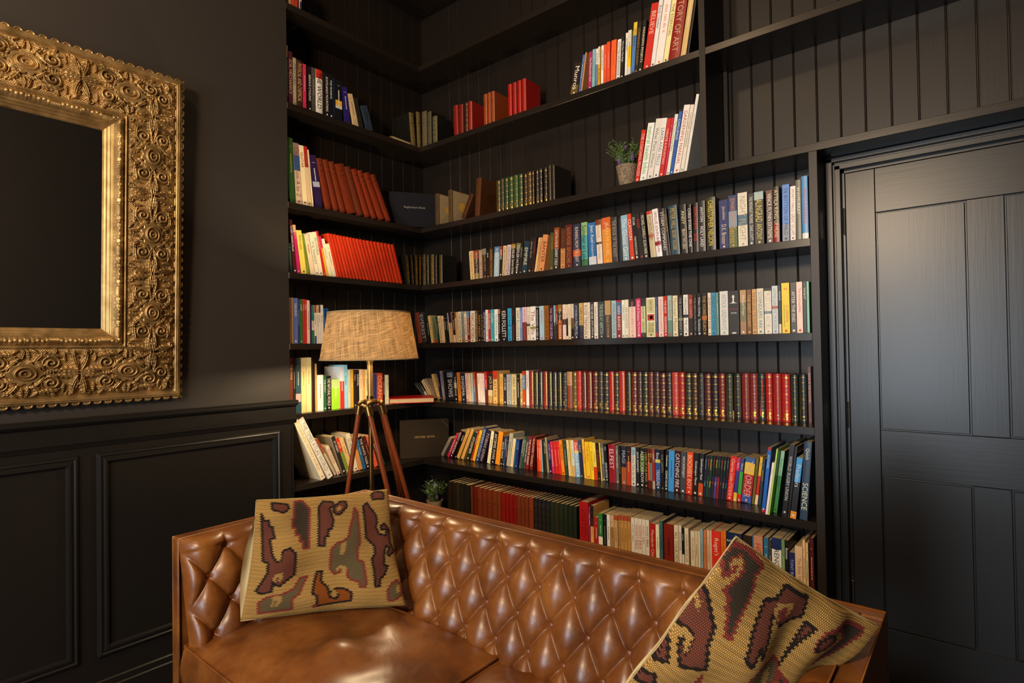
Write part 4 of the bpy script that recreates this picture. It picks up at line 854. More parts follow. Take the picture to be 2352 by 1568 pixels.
R|2|16115|20|263|290|200|10.9|e8dccc|GARDENING MANUAL|b04030||cream paperback with red lettering, immediately right of the blue gardening-shelf paperback
R|2|16403|20|158|285|200|10.9|e0d4bc|CONTAINER GARDENING|7a6a50||cream paperback with brown lettering, immediately left of the tall white slim book
R|2|16584|20|119|324|200|11.0|e0d8c8||a0a090||tall white slim book leaning against the divider
@books at the top of the short wall
L|0|-8467|20|165|139|140|0.0|c8a860||k||ochre book cut by the picture top
L|0|-8281|20|171|144|140|0.0|b04028||k||red paperback, immediately right of the ochre book at the picture top
L|0|-8089|20|173|149|140|0.0|a83828||k||red paperback, second book right of the ochre book at the picture top
L|0|-7791|20|97|126|140|0.0|c8a088*.6/3a3440||k||cream and purple paperback, third book right of the ochre book at the picture top
@books on the second shelf of the short wall
L|1|-8644|15|134|290|160|0.0|b89870*.2/3a6a7a||c8d0d0||pale-topped blue book beside the wall edge
L|1|-8489|15|226|266|160|0.0|4a1c24|SOIL MECHANICS|c89870|h|dark red hardback with tan lettering, immediately right of the blue book beside the wall edge
L|1|-8236|15|171|243|160|0.0|9a8c6c|STRUCTURES|4a5a60||beige paperback with navy lettering, second book right of the blue book beside the wall edge
L|1|-8038|15|306|240|160|0.0|3a2418|PHYSICAL AND CHEMICAL|c89868|h|dark brown hardback with tan lettering, immediately left of the pinkish red slim book
L|1|-7691|15|177|232|160|0.0|c03048||e8a0a0||pinkish red slim book
L|1|-7392|15|164|230|160|0.0|1a1614|SERIOUS CYCLING|e8e8e0||black paperback with white lettering, immediately right of the pinkish red slim book
L|1|-7200|15|207|232|160|0.0|4a443c||a09880||dark brown paperback, immediately left of the thick white book with red top
L|1|-6966|15|377|232|160|0.0|b83020*.2/e0d4c4|THE WORLD|1c1814|h|thick white book with a red top
L|1|-6566|15|103|228|160|0.0|2a2018||k||black paperback, immediately right of the thick white book with red top
L|1|-6435|15|248|228|160|0.0|1a1814|SCOTLANDS MOUNTAINS|e8e8e0||black paperback with white lettering, second book right of the thick white book with red top
L|1|-6159|15|197|231|160|0.0|16161a|THE MUNROS|e8e8e0||black paperback with white lettering, second book left of the black book with yellow square
L|1|-5933|15|112|220|160|0.0|1c2030||k||blackish blue paperback, immediately left of the black book with yellow square
L|1|-5792|15|400|220|160|0.0|16161a*.5/d8a020*.62/c0b8a0*.7/16161a||d8d8d8||black book with a yellow and white square
L|1|-5206|15|330|195|160|-5.5|2a2060||c8c0d8||navy paperback, immediately right of the black book with yellow square
L|1|-4637|15|307|172|160|-13.3|c8a878||8a6a48||leaning cream book high on the short wall
L|1|-4276|15|275|160|160|-14.9|2a241c||k||black paperback, immediately right of the leaning cream book
L|1|-3752|15|400|136|160|-17.0|2a3440||k||navy paperback, second book right of the leaning cream book
L|1|-550|15|388|199|160|-4.8|6a5830||g|lo S|olive leather volume, third book right of the leaning cream book
L|1|-65|15|352|221|160|-1.8|6a5830||g|lo S|olive leather volume, fourth book right of the leaning cream book
@books on the third shelf of the short wall
L|2|-8497|15|326|324|170|-2.1|2c4a20||8a8a50|h|dark green hardback beside the wall edge
L|2|-8128|15|320|307|170|-2.9|8a6a5c*.2/2a4a7a*.45/c8a888|Classics from A to Z|6a4a3a||cream and blue paperback with russet lettering, immediately right of the dark green wall-edge hardback
L|2|-7763|15|255|303|170|-3.8|ecd4a0|GUITAR|8a2018||cream book with large maroon lettering
L|2|-7488|15|202|305|170|-4.2|a82418*.35/d8b888|Technique|7a6a50||tan and red paperback, immediately right of the cream book with large maroon lettering
L|2|-7240|15|84|292|170|-5.1|e4cca4||k||cream paperback, second book right of the cream book with large maroon lettering
L|2|-7022|15|388|270|170|-8.0|2c1a40*.5/a8a8b8*.6/2c1a40||c8c8d8||purple paperback, immediately left of the leftmost of nine russet volumes
L|2|-6458|15|365|264|170|-11.6|6a2812||g|lw|leaning russet volume, leftmost of nine
L|2|-5978|15|329|268|170|-13.9|6a2812||g|lw|russet leather volume, immediately right of the leftmost of nine russet volumes
L|2|-5561|15|346|268|170|-15.5|6a2812||g|lw|russet leather volume, second book right of the leftmost of nine russet volumes
L|2|-5127|15|573|266|170|-17.0|6a2812||g|lw|russet leather volume, third book right of the leftmost of nine russet volumes
L|2|-4474|15|397|267|170|-18.1|5e2814||g|lw|dark brown leather volume, fourth book right of the leftmost of nine russet volumes
L|2|-3980|15|377|266|170|-19.6|742812||g|lw|dark red leather volume, fifth book right of the leftmost of nine russet volumes
L|2|-3506|15|348|270|170|-21.1|742812||g|lw|dark red leather volume, sixth book right of the leftmost of nine russet volumes
L|2|-3030|15|431|268|170|-23.0|742812||g|lw|dark red leather volume, seventh book right of the leftmost of nine russet volumes
L|2|-2485|15|352|272|170|-24.4|6a2612||g|lw|dark red leather volume, eighth book right of the leftmost of nine russet volumes
@books on the fourth shelf of the short wall
L|3|-8529|15|159|148|160|-2.3|1c3430||8aa890||low dark green book at the wall edge
L|3|-8304|15|160|266|160|-4.9|4a1418|RUGBY UNION Manual|e8e8e0||dark red paperback with white lettering, immediately right of the low dark green book
L|3|-8104|15|161|243|160|-5.9|c8a070*.15/b82058|KEEP IT|e0a8c0||pink paperback with pink lettering, immediately left of the yellow paperback with black title
L|3|-7881|15|288|219|160|-7.5|e4c858|Philosophy|141414||yellow paperback with a black title block
L|3|-7561|15|132|208|160|-8.3|7a8a28||k||olive paperback, immediately right of the yellow paperback with black title
L|3|-7357|15|245|206|160|-10.3|e4c8a0||a03028||cream paperback, second book right of the yellow paperback with black title
L|3|-7084|15|192|220|160|-9.3|ecdcb8|THE MARKET|5a5a58||cream paperback with grey lettering, second book left of the red slim book among white paperbacks
L|3|-6860|15|214|225|160|-10.1|ecdcb4|WOMAN|5a5a58||cream paperback with grey lettering, immediately left of the red slim book among white paperbacks
L|3|-6611|15|125|234|160|-11.0|c82428|Collecting Your|e8c8b8||red slim book among white paperbacks
L|3|-6458|15|121|209|160|-11.7|c82858*.3/e0b030||c04020||yellow and pink paperback, immediately right of the red slim book among white paperbacks
L|3|-6304|15|177|198|160|-12.6|ecdcb4||5a7a88||cream paperback, second book right of the red slim book among white paperbacks
L|3|-6090|15|216|175|160|-13.7|ecdcb4||5a6a78||cream paperback, immediately left of the first red encyclopedia volume
L|3|-5842|15|181|234|160|-14.5|c03414||k|lr|tall red encyclopedia volume, first after the white paperbacks
L|3|-5638|15|183|234|160|-15.0|b82c10||k|lr|red leather volume, immediately right of the first red encyclopedia volume
L|3|-5432|15|185|234|160|-15.4|b82c10||k|lr|red leather volume, second book right of the first red encyclopedia volume
L|3|-5223|15|187|233|160|-15.8|c03414||k|lr|red leather volume, third book right of the first red encyclopedia volume
L|3|-5013|15|189|233|160|-16.2|b82c10||k|lr|red leather volume, fourth book right of the first red encyclopedia volume
L|3|-4800|15|192|233|160|-16.6|b82c10||k|lr|red leather volume, fifth book right of the first red encyclopedia volume
L|3|-4585|15|194|233|160|-17.0|c03414||k|lr|red leather volume, sixth book right of the first red encyclopedia volume
L|3|-4368|15|196|233|160|-17.4|b82c10||k|lr|red leather volume, seventh book right of the first red encyclopedia volume
L|3|-4149|15|199|233|160|-17.7|b82c10||k|lr|red leather volume, eighth book right of the first red encyclopedia volume
L|3|-3927|15|201|233|160|-18.1|c03414||k|lr|red leather volume, ninth book right of the first red encyclopedia volume
L|3|-3703|15|203|233|160|-17.9|b82c10||k|lr|red leather volume, ninth book left of the last red encyclopedia volume
L|3|-3476|15|206|232|160|-17.8|b82c10||k|lr|red leather volume, eighth book left of the last red encyclopedia volume
L|3|-3247|15|208|232|160|-17.6|c03414||k|lr|red leather volume, seventh book left of the last red encyclopedia volume
L|3|-3015|15|211|232|160|-17.4|b82c10||k|lr|red leather volume, sixth book left of the last red encyclopedia volume
L|3|-2781|15|214|232|160|-17.2|b82c10||k|lr|red leather volume, fifth book left of the last red encyclopedia volume
L|3|-2544|15|216|232|160|-17.0|c03414||k|lr|red leather volume, fourth book left of the last red encyclopedia volume
L|3|-2304|15|219|232|160|-16.8|b82c10||k|lr|red leather volume, third book left of the last red encyclopedia volume
L|3|-2062|15|222|232|160|-16.6|b82c10||k|lr|red leather volume, second book left of the last red encyclopedia volume
L|3|-1817|15|225|231|160|-16.4|c03414||k|lr|red leather volume, immediately left of the last red encyclopedia volume
L|3|-1569|15|228|231|160|-16.1|b82c10||k|lr|brightest red encyclopedia volume, last of the long set
L|3|-1011|15|233|177|160|-3.9|2a2410||g|lgS|black and gold volume right of the red encyclopedias
L|3|-604|15|130|182|160|-3.2|2a2410||g|lgS|black leather volume, immediately right of the first black and gold volume
L|3|-338|15|179|187|160|-1.0|3a3010||g|lgS|dark olive leather volume, second book right of the first black and gold volume
L|3|-48|15|144|189|160|0.0|2a2410||g|lgS|black leather volume, third book right of the first black and gold volume
@small black and gold volumes at the corner
R|3|-156|20|295|192|120|0.0|2a2410||g|lgS|black and gold volume just right of the corner
R|3|216|20|232|187|120|0.0|2a2410||g|lgS|black leather volume, immediately right of the black and gold volume right of corner
R|3|593|20|297|183|120|0.0|4a3c14||g|lgS|dark olive leather volume, second book right of the black and gold volume right of corner
R|3|975|20|177|176|120|0.0|2a2410||g|lgS|black leather volume, third book right of the black and gold volume right of corner
R|3|1342|20|279|172|120|0.0|3a3418||g|lgS|dark olive leather volume, fourth book right of the black and gold volume right of corner
@books behind the lampshade on the short wall
L|4|-8537|20|193|230|150|0.0|c8a880||8a8a88||tan paperback beside the wall edge left of the lamp
L|4|-8323|20|240|229|150|0.0|5a6a98|SAILING|e8d8c0||blue paperback with cream lettering, immediately right of the tan paperback at the wall edge
L|4|-8062|20|84|226|150|0.0|2a3a6a||c8d0e0||blue paperback, second book right of the tan paperback at the wall edge
L|4|-7958|20|126|224|150|0.0|2c6a2c|LAWS|e8e8d8||green paperback with white lettering, third book right of the tan paperback at the wall edge
L|4|-7811|20|94|226|150|0.0|c02c28|WOMENS|e8c8c0||red paperback, second book left of the cream paperback right of two red ones
L|4|-7701|20|109|225|150|0.0|c8302c|ESSEX|e8c8c0||red paperback, immediately left of the cream paperback right of two red ones
L|4|-7571|20|147|221|150|0.0|e4c8a0||6a5a50||cream paperback right of two red ones
L|4|-7403|20|73|202|150|0.0|3a2048||k||purple paperback, immediately right of the cream paperback right of two red ones
L|4|-7308|20|130|196|150|0.0|2a7a6a*.4/e4d4b4*.65/2a6a4a||k||dark teal paperback, second book right of the cream paperback right of two red ones
L|4|-7157|20|107|198|150|0.0|b03030*.2/e8d8b8*.8/3a4a8a||5a5a58||cream and red paperback, third book right of the cream paperback right of two red ones
L|4|-7028|20|99|199|150|0.0|d0a030*.2/e8d8b8||5a5a58||cream and yellow paperback, third book left of the blue book behind the lampshade
L|4|-6908|20|104|200|150|0.0|3a4a7a*.2/ecdcc0||k||cream and blue paperback, second book left of the blue book behind the lampshade
L|4|-6782|20|153|201|150|-0.7|ecdcc0||5a5a58||cream paperback, immediately left of the blue book behind the lampshade
L|4|-6573|20|111|185|150|-2.5|1c4a7a||8ab0d0||blue book partly hidden behind the lampshade
L|4|-6440|20|147|185|150|-1.4|1c5080||c8d8e0||blue paperback, immediately right of the blue book behind the lampshade
@brightly lit books under the lampshade
L|5|-8343|55|159|281|150|0.0|6a2a18|THE WINE|e8c8a0||russet paperback at the dado rail end
L|5|-8163|55|102|278|150|0.0|1c1814||e8d8b0||black paperback, immediately right of the russet paperback at the dado rail
L|5|-8036|55|286|278|150|0.0|2a4a58*.65/c8a8a0*.8/2a4a58||c8d0d0||navy paperback, immediately left of the pale yellow lamp-lit book
L|5|-7729|55|272|279|150|0.0|e8d088||b09850||pale yellow book catching the lamp light
L|5|-7440|55|281|280|150|0.0|e8d898||b09850||cream paperback, immediately right of the pale yellow lamp-lit book
L|5|-7138|55|89|263|150|0.0|3a2018||k||dark brown paperback, second book right of the pale yellow lamp-lit book
L|5|-7028|55|60|254|150|0.0|2a1c14||k||black paperback, second book left of the white book with fruit picture
L|5|-6946|55|99|247|150|0.0|c8a050||5a4020||beige paperback, immediately left of the white book with fruit picture
L|5|-6825|55|355|187|150|0.0|ecdcd0||8a8a88||white book with a dark red fruit picture
L|5|-6448|55|162|184|150|0.0|2a5a38|THE DAILY|d8e0c8||dark green paperback with white lettering, immediately right of the white book with fruit picture
L|5|-6265|55|264|180|150|0.0|181414|THE NATURAL WORLD|e8d8c8||black paperback with cream lettering, immediately left of the lime green wide book
L|5|-5973|55|506|160|150|0.0|b0c878*.3/9ad030||d8e8b0||lime green wide book
L|5|-5445|55|255|227|150|0.0|d0d8d8*.35/c83028||e8e8e0|T|red and pale grey paperback, immediately right of the lime green wide book
L|5|-5168|55|184|235|150|0.0|8ac8dc||k||tall pale blue book
L|5|-4956|55|159|209|150|0.0|c8c8b0||3a5a6a||cream paperback, immediately right of the tall pale blue book
L|5|-4774|55|176|209|150|0.0|c89c30||e8d8a0||yellow paperback, second book right of the tall pale blue book
L|5|-4574|55|167|206|150|0.0|2a1c14|TRAIL|d8b070||black paperback with tan lettering, immediately left of the black book beside the lamp stem
L|5|-4384|55|158|205|150|0.0|1c1812|SURVIVAL|e8e8e0||black book with white capitals beside the lamp stem
L|5|-4202|55|210|207|150|0.0|ecc8a0||c87838||cream paperback, immediately right of the black book beside the lamp stem
L|5|-3969|55|144|206|150|0.0|e8a850||k||tan paperback, second book right of the black book beside the lamp stem
L|5|-3801|55|202|205|150|0.0|f0dca0||k||cream paperback, second book left of the orange red book right of the stem
L|5|-3270|55|249|179|150|0.0|2a3a6a||k||blue paperback, immediately left of the orange red book right of the stem
L|5|-2997|55|389|180|150|0.0|c84420|OCEANS|e8c8a8||orange red book right of the lamp stem
L|5|-2578|55|119|172|150|0.0|1c1818||e0e0d8||black paperback, immediately right of the orange red book right of the stem
L|5|-2428|55|101|169|150|0.0|ecdcb4||k||cream paperback, second book right of the orange red book right of the stem
L|5|-2301|55|126|168|150|0.0|ecdcb4||k||cream paperback, third book right of the orange red book right of the stem
@leaning books behind the tripod
L|6|-6985|0|256|354|200|-25.5|e4d0a8|COMPLETE HISTORY WORLD|a09070||large cream atlas leaning leftmost behind the tripod
L|6|-6576|0|293|364|200|-27.2|ddd0bc|THE TIMES ATLAS WORLD|7a7a70||cream paperback with grey lettering, immediately right of the leftmost large cream atlas
L|6|-5915|45|113|233|150|-27.7|a8402c*.4/d8c8b0||e0c0a0||cream and red paperback, second book right of the leftmost large cream atlas
L|6|-5724|45|193|174|150|-24.4|e0ccb0|FLORIDA|b06050||cream paperback with dark red lettering, immediately left of the dark paperback with white capitals
L|6|-5412|45|222|216|150|-18.7|2a2420|JO NESBO|e8e0d8|B|dark paperback with large white capitals behind the tripod
L|6|-5156|45|184|205|150|-19.3|c83c20*.4/7a8a30|RIVER|e0c890|B|green and red paperback with cream lettering, immediately right of the dark paperback with white capitals
L|6|-4940|45|245|202|150|-19.4|d8b070||b07040|B|tan paperback, second book right of the dark paperback with white capitals
L|6|-4659|45|246|215|150|-14.3|e0cca8|GUIDE|4a4a48||cream paperback with charcoal lettering, second book left of the blue leaning paperback
L|6|-4378|45|256|189|150|-15.1|8a5a30*.4/c88848||e0a050||tan and brown paperback, immediately left of the blue leaning paperback
L|6|-4084|45|193|172|150|-16.0|2a5a80||c0d0d8||blue paperback leaning behind the brass pole
L|6|-3861|45|248|191|150|-16.8|1c1412|THE WHITE TIGER|e8d8c0||black paperback with cream lettering, immediately right of the blue leaning paperback
L|6|-3574|45|219|190|150|-17.6|4a1814||c87050||dark red paperback, second book right of the blue leaning paperback
L|6|-3310|45|248|189|150|-17.8|d05838||e8c8a8||red paperback, second book left of the dark green last leaning paperback
L|6|-3021|45|209|183|150|-18.7|4a1a1c||e8d0c0||dark red paperback, immediately left of the dark green last leaning paperback
L|6|-2770|45|181|178|150|-19.6|1c5a44||c8d8c8||dark green paperback last behind the tripod
'''
PAGES = pages_mat()
TXT = {}
def text_mesh(s):
    if s in TXT: return TXT[s]
    cu = bpy.data.curves.new('t', 'FONT'); cu.body = s; cu.resolution_u = 2; cu.size = 1
    ob = bpy.data.objects.new('t', cu)
    me = bpy.data.meshes.new_from_object(ob)
    n = len(me.vertices); a = np.empty(n*3); me.vertices.foreach_get('co', a); a = a.reshape(-1, 3)[:, :2]
    fs = [tuple(p.vertices) for p in me.polygons]
    a = a-a.min(0) if n else a
    w, h = (a.max(0) if n else (1, 1))
    bpy.data.objects.remove(ob); bpy.data.meshes.remove(me); bpy.data.curves.remove(cu)
    TXT[s] = (a, fs, float(w), float(h)); return TXT[s]
KN = {'n': 'novel', 'h': 'hardback_book', 'l': 'leather_volume', 'p': 'paperback_book'}
TC = {'w': 'ece6da', 'k': '1a1816', 'r': 'b02820', 'g': 'd8a848'}
def bands_of(cols):
    o = []; p = 0.
    for c in cols.split('/'):
        e = 1.
        if '*' in c: c, e = c.split('*'); e = float(e)
        if e > p+1e-6: o.append((c, p, e))
        p = e
    return o
def make_book(side, zi, x, rec, t, H, d, lean, cols, text, tcol, st, label, group, idx):
    tcol = tcol or 'k'
    rnd = random.Random(idx)
    kind = 'h' if 'h' in st else 'l' if 'l' in st else 'p'
    z = Z8[zi]+.0002; lr = radians(lean)
    up = t*sin(lr) if lr > 0 else 0
    loc = (x, rec, z+up) if side == 'R' else (-rec, x, z+up)
    root = thing(KN['n' if kind == 'p' and zi in (3, 4) and side == 'R' else kind], label, 'book', loc, group)
    root.rotation_euler = (0, lr, 0 if side == 'R' else pi/2)
    bulge = {'h': min(.06*t, .0022), 'l': min(.16*t, .005), 'p': 0.}[kind]
    ct = {'h': .0026, 'l': .0026, 'p': .0007}[kind]; ct = min(ct, t*.2); ov = {'h': .003, 'l': .003, 'p': 0.0004}[kind]
    bs = bands_of(cols); mats = []; ms = {}
    def mi(m):
        if m.name not in ms: ms[m.name] = len(mats); mats.append(m)
        return ms[m.name]
    lea = kind == 'l'
    main = max(bs, key=lambda q: q[2]-q[1])[0]
    nx = 1 if bulge < .0006 else 6
    xs = [t*k/nx for k in range(nx+1)]
    yb = lambda xx: -bulge*max(0, 1-(2*xx/t-1)**2) if nx > 1 else 0.
    y0 = bulge*0+.0
    m = MB()
    zs = sorted({0., H} | {H*(1-b[1]) for b in bs} | {H*(1-b[2]) for b in bs})
    nz = 1
    if lea and ('c' in st or 'b' in st or 'o' in st): nz = 1
    for i in range(len(zs)-1):
        zc = 1-(zs[i]+zs[i+1])/2/H
        col = next((b[0] for b in bs if b[1] <= zc <= b[2]), main)
        A = np.array([[(xx, yb(xx), zz) for xx in xs] for zz in (zs[i], zs[i+1])])
        m.grid(A, mi(book_mat(col, lea)))
    for zz, fl in ((0., False), (H, True)):
        ring = [(xx, yb(xx), zz) for xx in xs]+[(t, .0016, zz), (0, .0016, zz)]
        if zz == H: ring = [(a, b, c_) for a, b, c_ in ring]
        topc = bs[0][0] if fl else bs[-1][0]
        f = tuple(range(len(ring))); m.add(ring, [f if fl else f[::-1]], mi(book_mat(topc, lea)))
    cm = mi(book_mat('15130f' if 'S' in st else 'a8987c' if 'B' in st else bs[0][0] if 'T' in st else main, lea))
    m.box(0, ct, .0002, d, 0, H, cm); m.box(t-ct, t, .0002, d, 0, H, cm)
    ysp = .0002
    def strip(x0, x1, z0, z1, mat, off=.00035):
        n = max(1, int(round(nx*(x1-x0)/t))) if nx > 1 else 1
        A = np.array([[(x0+(x1-x0)*k/n, yb(x0+(x1-x0)*k/n)-off, zz) for k in range(n+1)] for zz in (z0, z1)])
        m.grid(A, mi(mat))
    def write(s, zt, zb, cx, wmax, mat, horiz=False):
        a, fs, w, h = text_mesh(s)
        if not fs: return
        if horiz:
            sc = min(wmax/w, (zt-zb)/h); X = cx+(a[:, 0]-w/2)*sc; Zv = (zt+zb)/2+(a[:, 1]-h/2)*sc
        else:
            sy = wmax/h; L = zt-zb; sx = min(sy*1.05, L/w); sy = min(sy, sx*2.0)
            tl = w*sx; z_0 = zt-(L-tl)*.5 if L-tl < .35*L else zt-.06*L
            X = cx+(a[:, 1]-h/2)*sy; Zv = z_0-a[:, 0]*sx
        X = np.clip(X, .0003, t-.0003)
        m.add([(float(p), -bulge-.0004, float(q)) for p, q in zip(X, Zv)], fs, mi(mat))
    tm = GOLD if tcol == 'g' else paint(TC.get(tcol, tcol) if len(tcol) == 1 else tcol, .45, 0, .02, 10.)
    def bars(zc, w, h, mat, n=2):
        for k in range(n):
            zz = zc+(n/2-k-.5)*h*1.5; ww = w*rnd.uniform(.45, 1.); xa = t/2-ww/2
            while xa < t/2+ww/2-.0008:
                l = rnd.uniform(.0012, .0035); strip(xa, min(xa+l, t/2+ww/2), zz-h/2, zz+h/2, mat); xa += l+.0007
    if kind == 'l':
        fr = 'f' in st
        if fr:
            e = t*.13; w_ = max(.0007, t*.035); zb_, zt_ = H*.055, H*.945
            strip(e, e+w_, zb_, zt_, GOLD); strip(t-e-w_, t-e, zb_, zt_, GOLD); strip(e, t-e, zb_, zb_+w_, GOLD); strip(e, t-e, zt_-w_, zt_, GOLD)
            for k in (.22, .40, .57, .74): strip(e, t-e, H*k, H*k+.0007, GOLD_DIM)
            for k in (.83, .655, .485, .31): bars(H*k, t*.5, .0020, GOLD_DIM, 2+(k < .6))
            bars(H*.13, t*.45, .002, GOLD, 2)
        elif 'c' in st or 'b' in st:
            dbl = 'b' in st
            for k in (.06, .22, .40, .57, .74, .93):
                strip(.0006, t-.0006, H*k, H*k+.0010, GOLD)
                if dbl: strip(.0006, t-.0006, H*k+.0035, H*k+.0043, GOLD)
                if dbl and k in (.06, .93): strip(.001, t-.001, H*k-.004, H*k-.001, GOLD)
            for k in (.83, .655, .485, .31): bars(H*k, t*.62, .0020, GOLD_DIM, 2+(rnd.random() < .4))
            q = t*.26; zc = H*.135
            for a_, b_, w2 in ((-.010, -.006, .8), (-.006, -.002, .45), (-.002, .003, .7), (.003, .008, 1.), (.008, .010, .6)):
                strip(t/2-q*w2, t/2+q*w2, zc+a_, zc+b_, GOLD)
        elif 'p' in st:
            for k in range(6):
                zc = H*(.10+k*.155); q = min(t*.34, .011)
                for x0, x1, za, zb2 in ((t/2-q, t/2+q, q-.0018, q), (t/2-q, t/2+q, -q, -q+.0018), (t/2-q, t/2-q+.0018, -q, q), (t/2+q-.0018, t/2+q, -q, q), (t/2-.002, t/2+.002, -.002, .002)):
                    strip(x0, x1, zc+za, zc+zb2, GOLD_DIM)
        elif 'G' in st or ('g' in st):
            for k in range(26):
                zz = H*(.05+.9*k/26); w2 = t*rnd.uniform(.25, .75); strip(t/2-w2/2, t/2+w2/2, zz, zz+rnd.uniform(.001, .0035), GOLD)
        elif 'w' in st:
            bars(H*.86, t*.7, .006, GOLD, 1); bars(H*.76, t*.6, .003, GOLD_DIM, 1)
            strip(.001, t-.001, H*.95, H*.952, GOLD_DIM); strip(.001, t-.001, H*.66, H*.662, GOLD_DIM)
        elif 'r' in st:
            for k in (.1, .45, .8): bars(H*k, t*.45, .0018, GOLD_DIM, 1)
        else:
            for k in (.08, .25, .42, .60, .77, .93): strip(.0008, t-.0008, H*k, H*k+.0009, GOLD_DIM)
            bars(H*.69, t*.6, .0025, GOLD_DIM, 2)
        if 'o' in st or 'c' in st:
            pass
    if text:
        parts = text.split(';'); w_ = t*.74*rnd.uniform(.68, 1.)
        if 'Y' in st:
            write('LA CONFIDENTIEL', H*.56, H*.22, t*.68, t*.30, tm); write('Les secrets de Lance Armstrong', H*.60, H*.10, t*.30, t*.2, paint(TC['k'], .5))
            write('“', H*.93, H*.84, t*.5, t*.4, tm, True)
        elif 'X' in st: write('ROBERT', H*.93, H*.80, t*.42, t*.75, tm, True)
        elif len(parts) == 1: write(parts[0], H*.93, H*.12, t*.5, w_, tm)
        elif len(parts) == 2:
            long_ = len(parts[0]) >= len(parts[1]); k = .50 if not long_ else .40
            write(parts[0], H*.94, H*(k+.03), t*.5, w_*(.8 if not long_ else 1), tm); write(parts[1], H*k, H*.10, t*.5, w_, tm)
        else:
            write(parts[0], H*.94, H*.66, t*.5, w_*.8, tm); write(parts[1], H*.40, H*.12, t*.68, w_*.5, tm); write(parts[2], H*.40, H*.12, t*.32, w_*.5, tm)
    if kind == 'p' and text and t > .012 and 'K' not in st:
        q = min(.004, t*.2); strip(t/2-q, t/2+q, H*.035, H*.035+q*2, tm)
    if not text and kind != 'l' and t > .008 and 'K' not in st:
        bars(H*.86, t*.5, .0022, tm, 1)
        zz = H*.75
        for k in range(rnd.randint(5, 9)):
            l = rnd.uniform(.004, .012); strip(t*.42, t*.58, zz-l, zz, tm); zz -= l+.002
    if 'f' in st and kind == 'p':
        cr = book_mat('ece2c0'); e = t*.1
        strip(.0003, e, 0, H, cr); strip(t-e, t-.0003, 0, H, cr)
        for a_, b_ in ((0, .03), (.37, .42), (.58, .61), (.96, 1)): strip(e, t-e, H*a_, H*b_, cr)
        strip(e, t-e, H*.42, H*.58, book_mat('b03828')); strip(t*.4, t*.7, H*.46, H*.54, paint('e8e0d0'))
    if 'K' in st:
        wh = paint('e8e4dc', .5); cx = t*.46
        for a_, b_, w2 in ((.715, .722, .70), (.722, .735, .40), (.735, .75, .22), (.75, .84, .13), (.84, .85, .26), (.85, .865, .18), (.865, .885, .24), (.885, .893, .08), (.893, .897, .14), (.897, .905, .06)):
            strip(cx-t*w2/2, cx+t*w2/2, H*a_, H*b_, wh)
        strip(t*.1, t*.9, H*.575, H*.588, paint('a01818', .5)); write('MEYER', H*.51, H*.48, t*.5, t*.66, wh, True); strip(t*.3, t*.7, H*.03, H*.06, wh)
    if 'C' in st or (kind == 'h' and st.endswith('c')):
        # medal on the side cover
        n = 24; R_ = .030 if 'C' in st else .027; cy, cz = d*.55, H*.52
        mm = paint('f0b850', .4, .3) if 'C' in st else GOLD_DIM
        if 'C' in st: m.add([(t+.0006, cy+R_*cos(2*pi*k/n), cz+R_*sin(2*pi*k/n)) for k in range(n)], [tuple(range(n))], mi(mm))
        for R2, R3 in ((R_*1.0, R_*.94), (R_*.50, R_*.46)):
            vs = []; 
            for k in range(n): vs += [(t+.0012, cy+R2*cos(2*pi*k/n), cz+R2*sin(2*pi*k/n)), (t+.0012, cy+R3*cos(2*pi*k/n), cz+R3*sin(2*pi*k/n))]
            m.add(vs, [(2*k, (2*k+2) % (2*n), (2*k+3) % (2*n), 2*k+1) for k in range(n)], mi(paint('b07828', .5) if 'C' in st else GOLD_DIM))
        if 'C' in st:
            e = .006
            for ya, yb2, za, zb2 in ((e, d-e, e, e+.0015), (e, d-e, H-e-.0015, H-e), (e, e+.0015, e, H-e), (d-e-.0015, d-e, e, H-e)):
                m.add([(t+.0005, ya, za), (t+.0005, yb2, za), (t+.0005, yb2, zb2), (t+.0005, ya, zb2)], [(0, 1, 2, 3)], mi(paint('b09868', .6)))
            m.add([(t+.0003, e, e), (t+.0003, d-e, e), (t+.0003, d-e, H-e), (t+.0003, e, H-e)], [(0, 1, 2, 3)], mi(paint('a08860', .8)))
    cov = mesh_obj('cover', m, mats, root, local=True)
    pg = MB(); pg.box(ct, t-ct, .0016, d-ov-.0004, ov, H-ov)
    mesh_obj('pages', pg, PAGES, root, local=True)
    return root
grp = ''; bi = 0; BOOK = {}
for ln in BOOKS.strip().split('\n'):
    if ln[0] == '@': grp = ln[1:]; continue
    p = ln.split('|'); bi += 1
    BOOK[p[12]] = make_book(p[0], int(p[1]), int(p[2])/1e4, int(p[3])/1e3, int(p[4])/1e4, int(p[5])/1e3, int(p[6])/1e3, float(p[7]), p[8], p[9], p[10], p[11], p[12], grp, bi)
RED = paint('c01818', .5)
def ribbon(label, pts, w=.004):
    b = BOOK[label]; m = MB()
    A = np.array([[(x-w/2, y, z), (x+w/2, y, z)] for x, y, z in pts]); A2 = A.copy(); A2[:, :, 1] -= .0006
    m.grid(A); m.grid(A2, flip=True); mesh_obj('bookmark_ribbon', m, RED, b, local=True)
ribbon('dark green volume crossed by a red ribbon', [(.019, .0, .171), (.020, -.008, .165), (.018, -.008, .12), (.014, -.009, .07), (.010, -.009, .02)])
b = BOOK['black framed volume with a small ticket at its foot']
m = MB(); m.box(-.001, .004, -.018, -.008, .0003, .034); mesh_obj('ticket', m, paint('9a7c40', .5), b, local=True)
b = BOOK['dark red old volume with a bookmark ribbon']

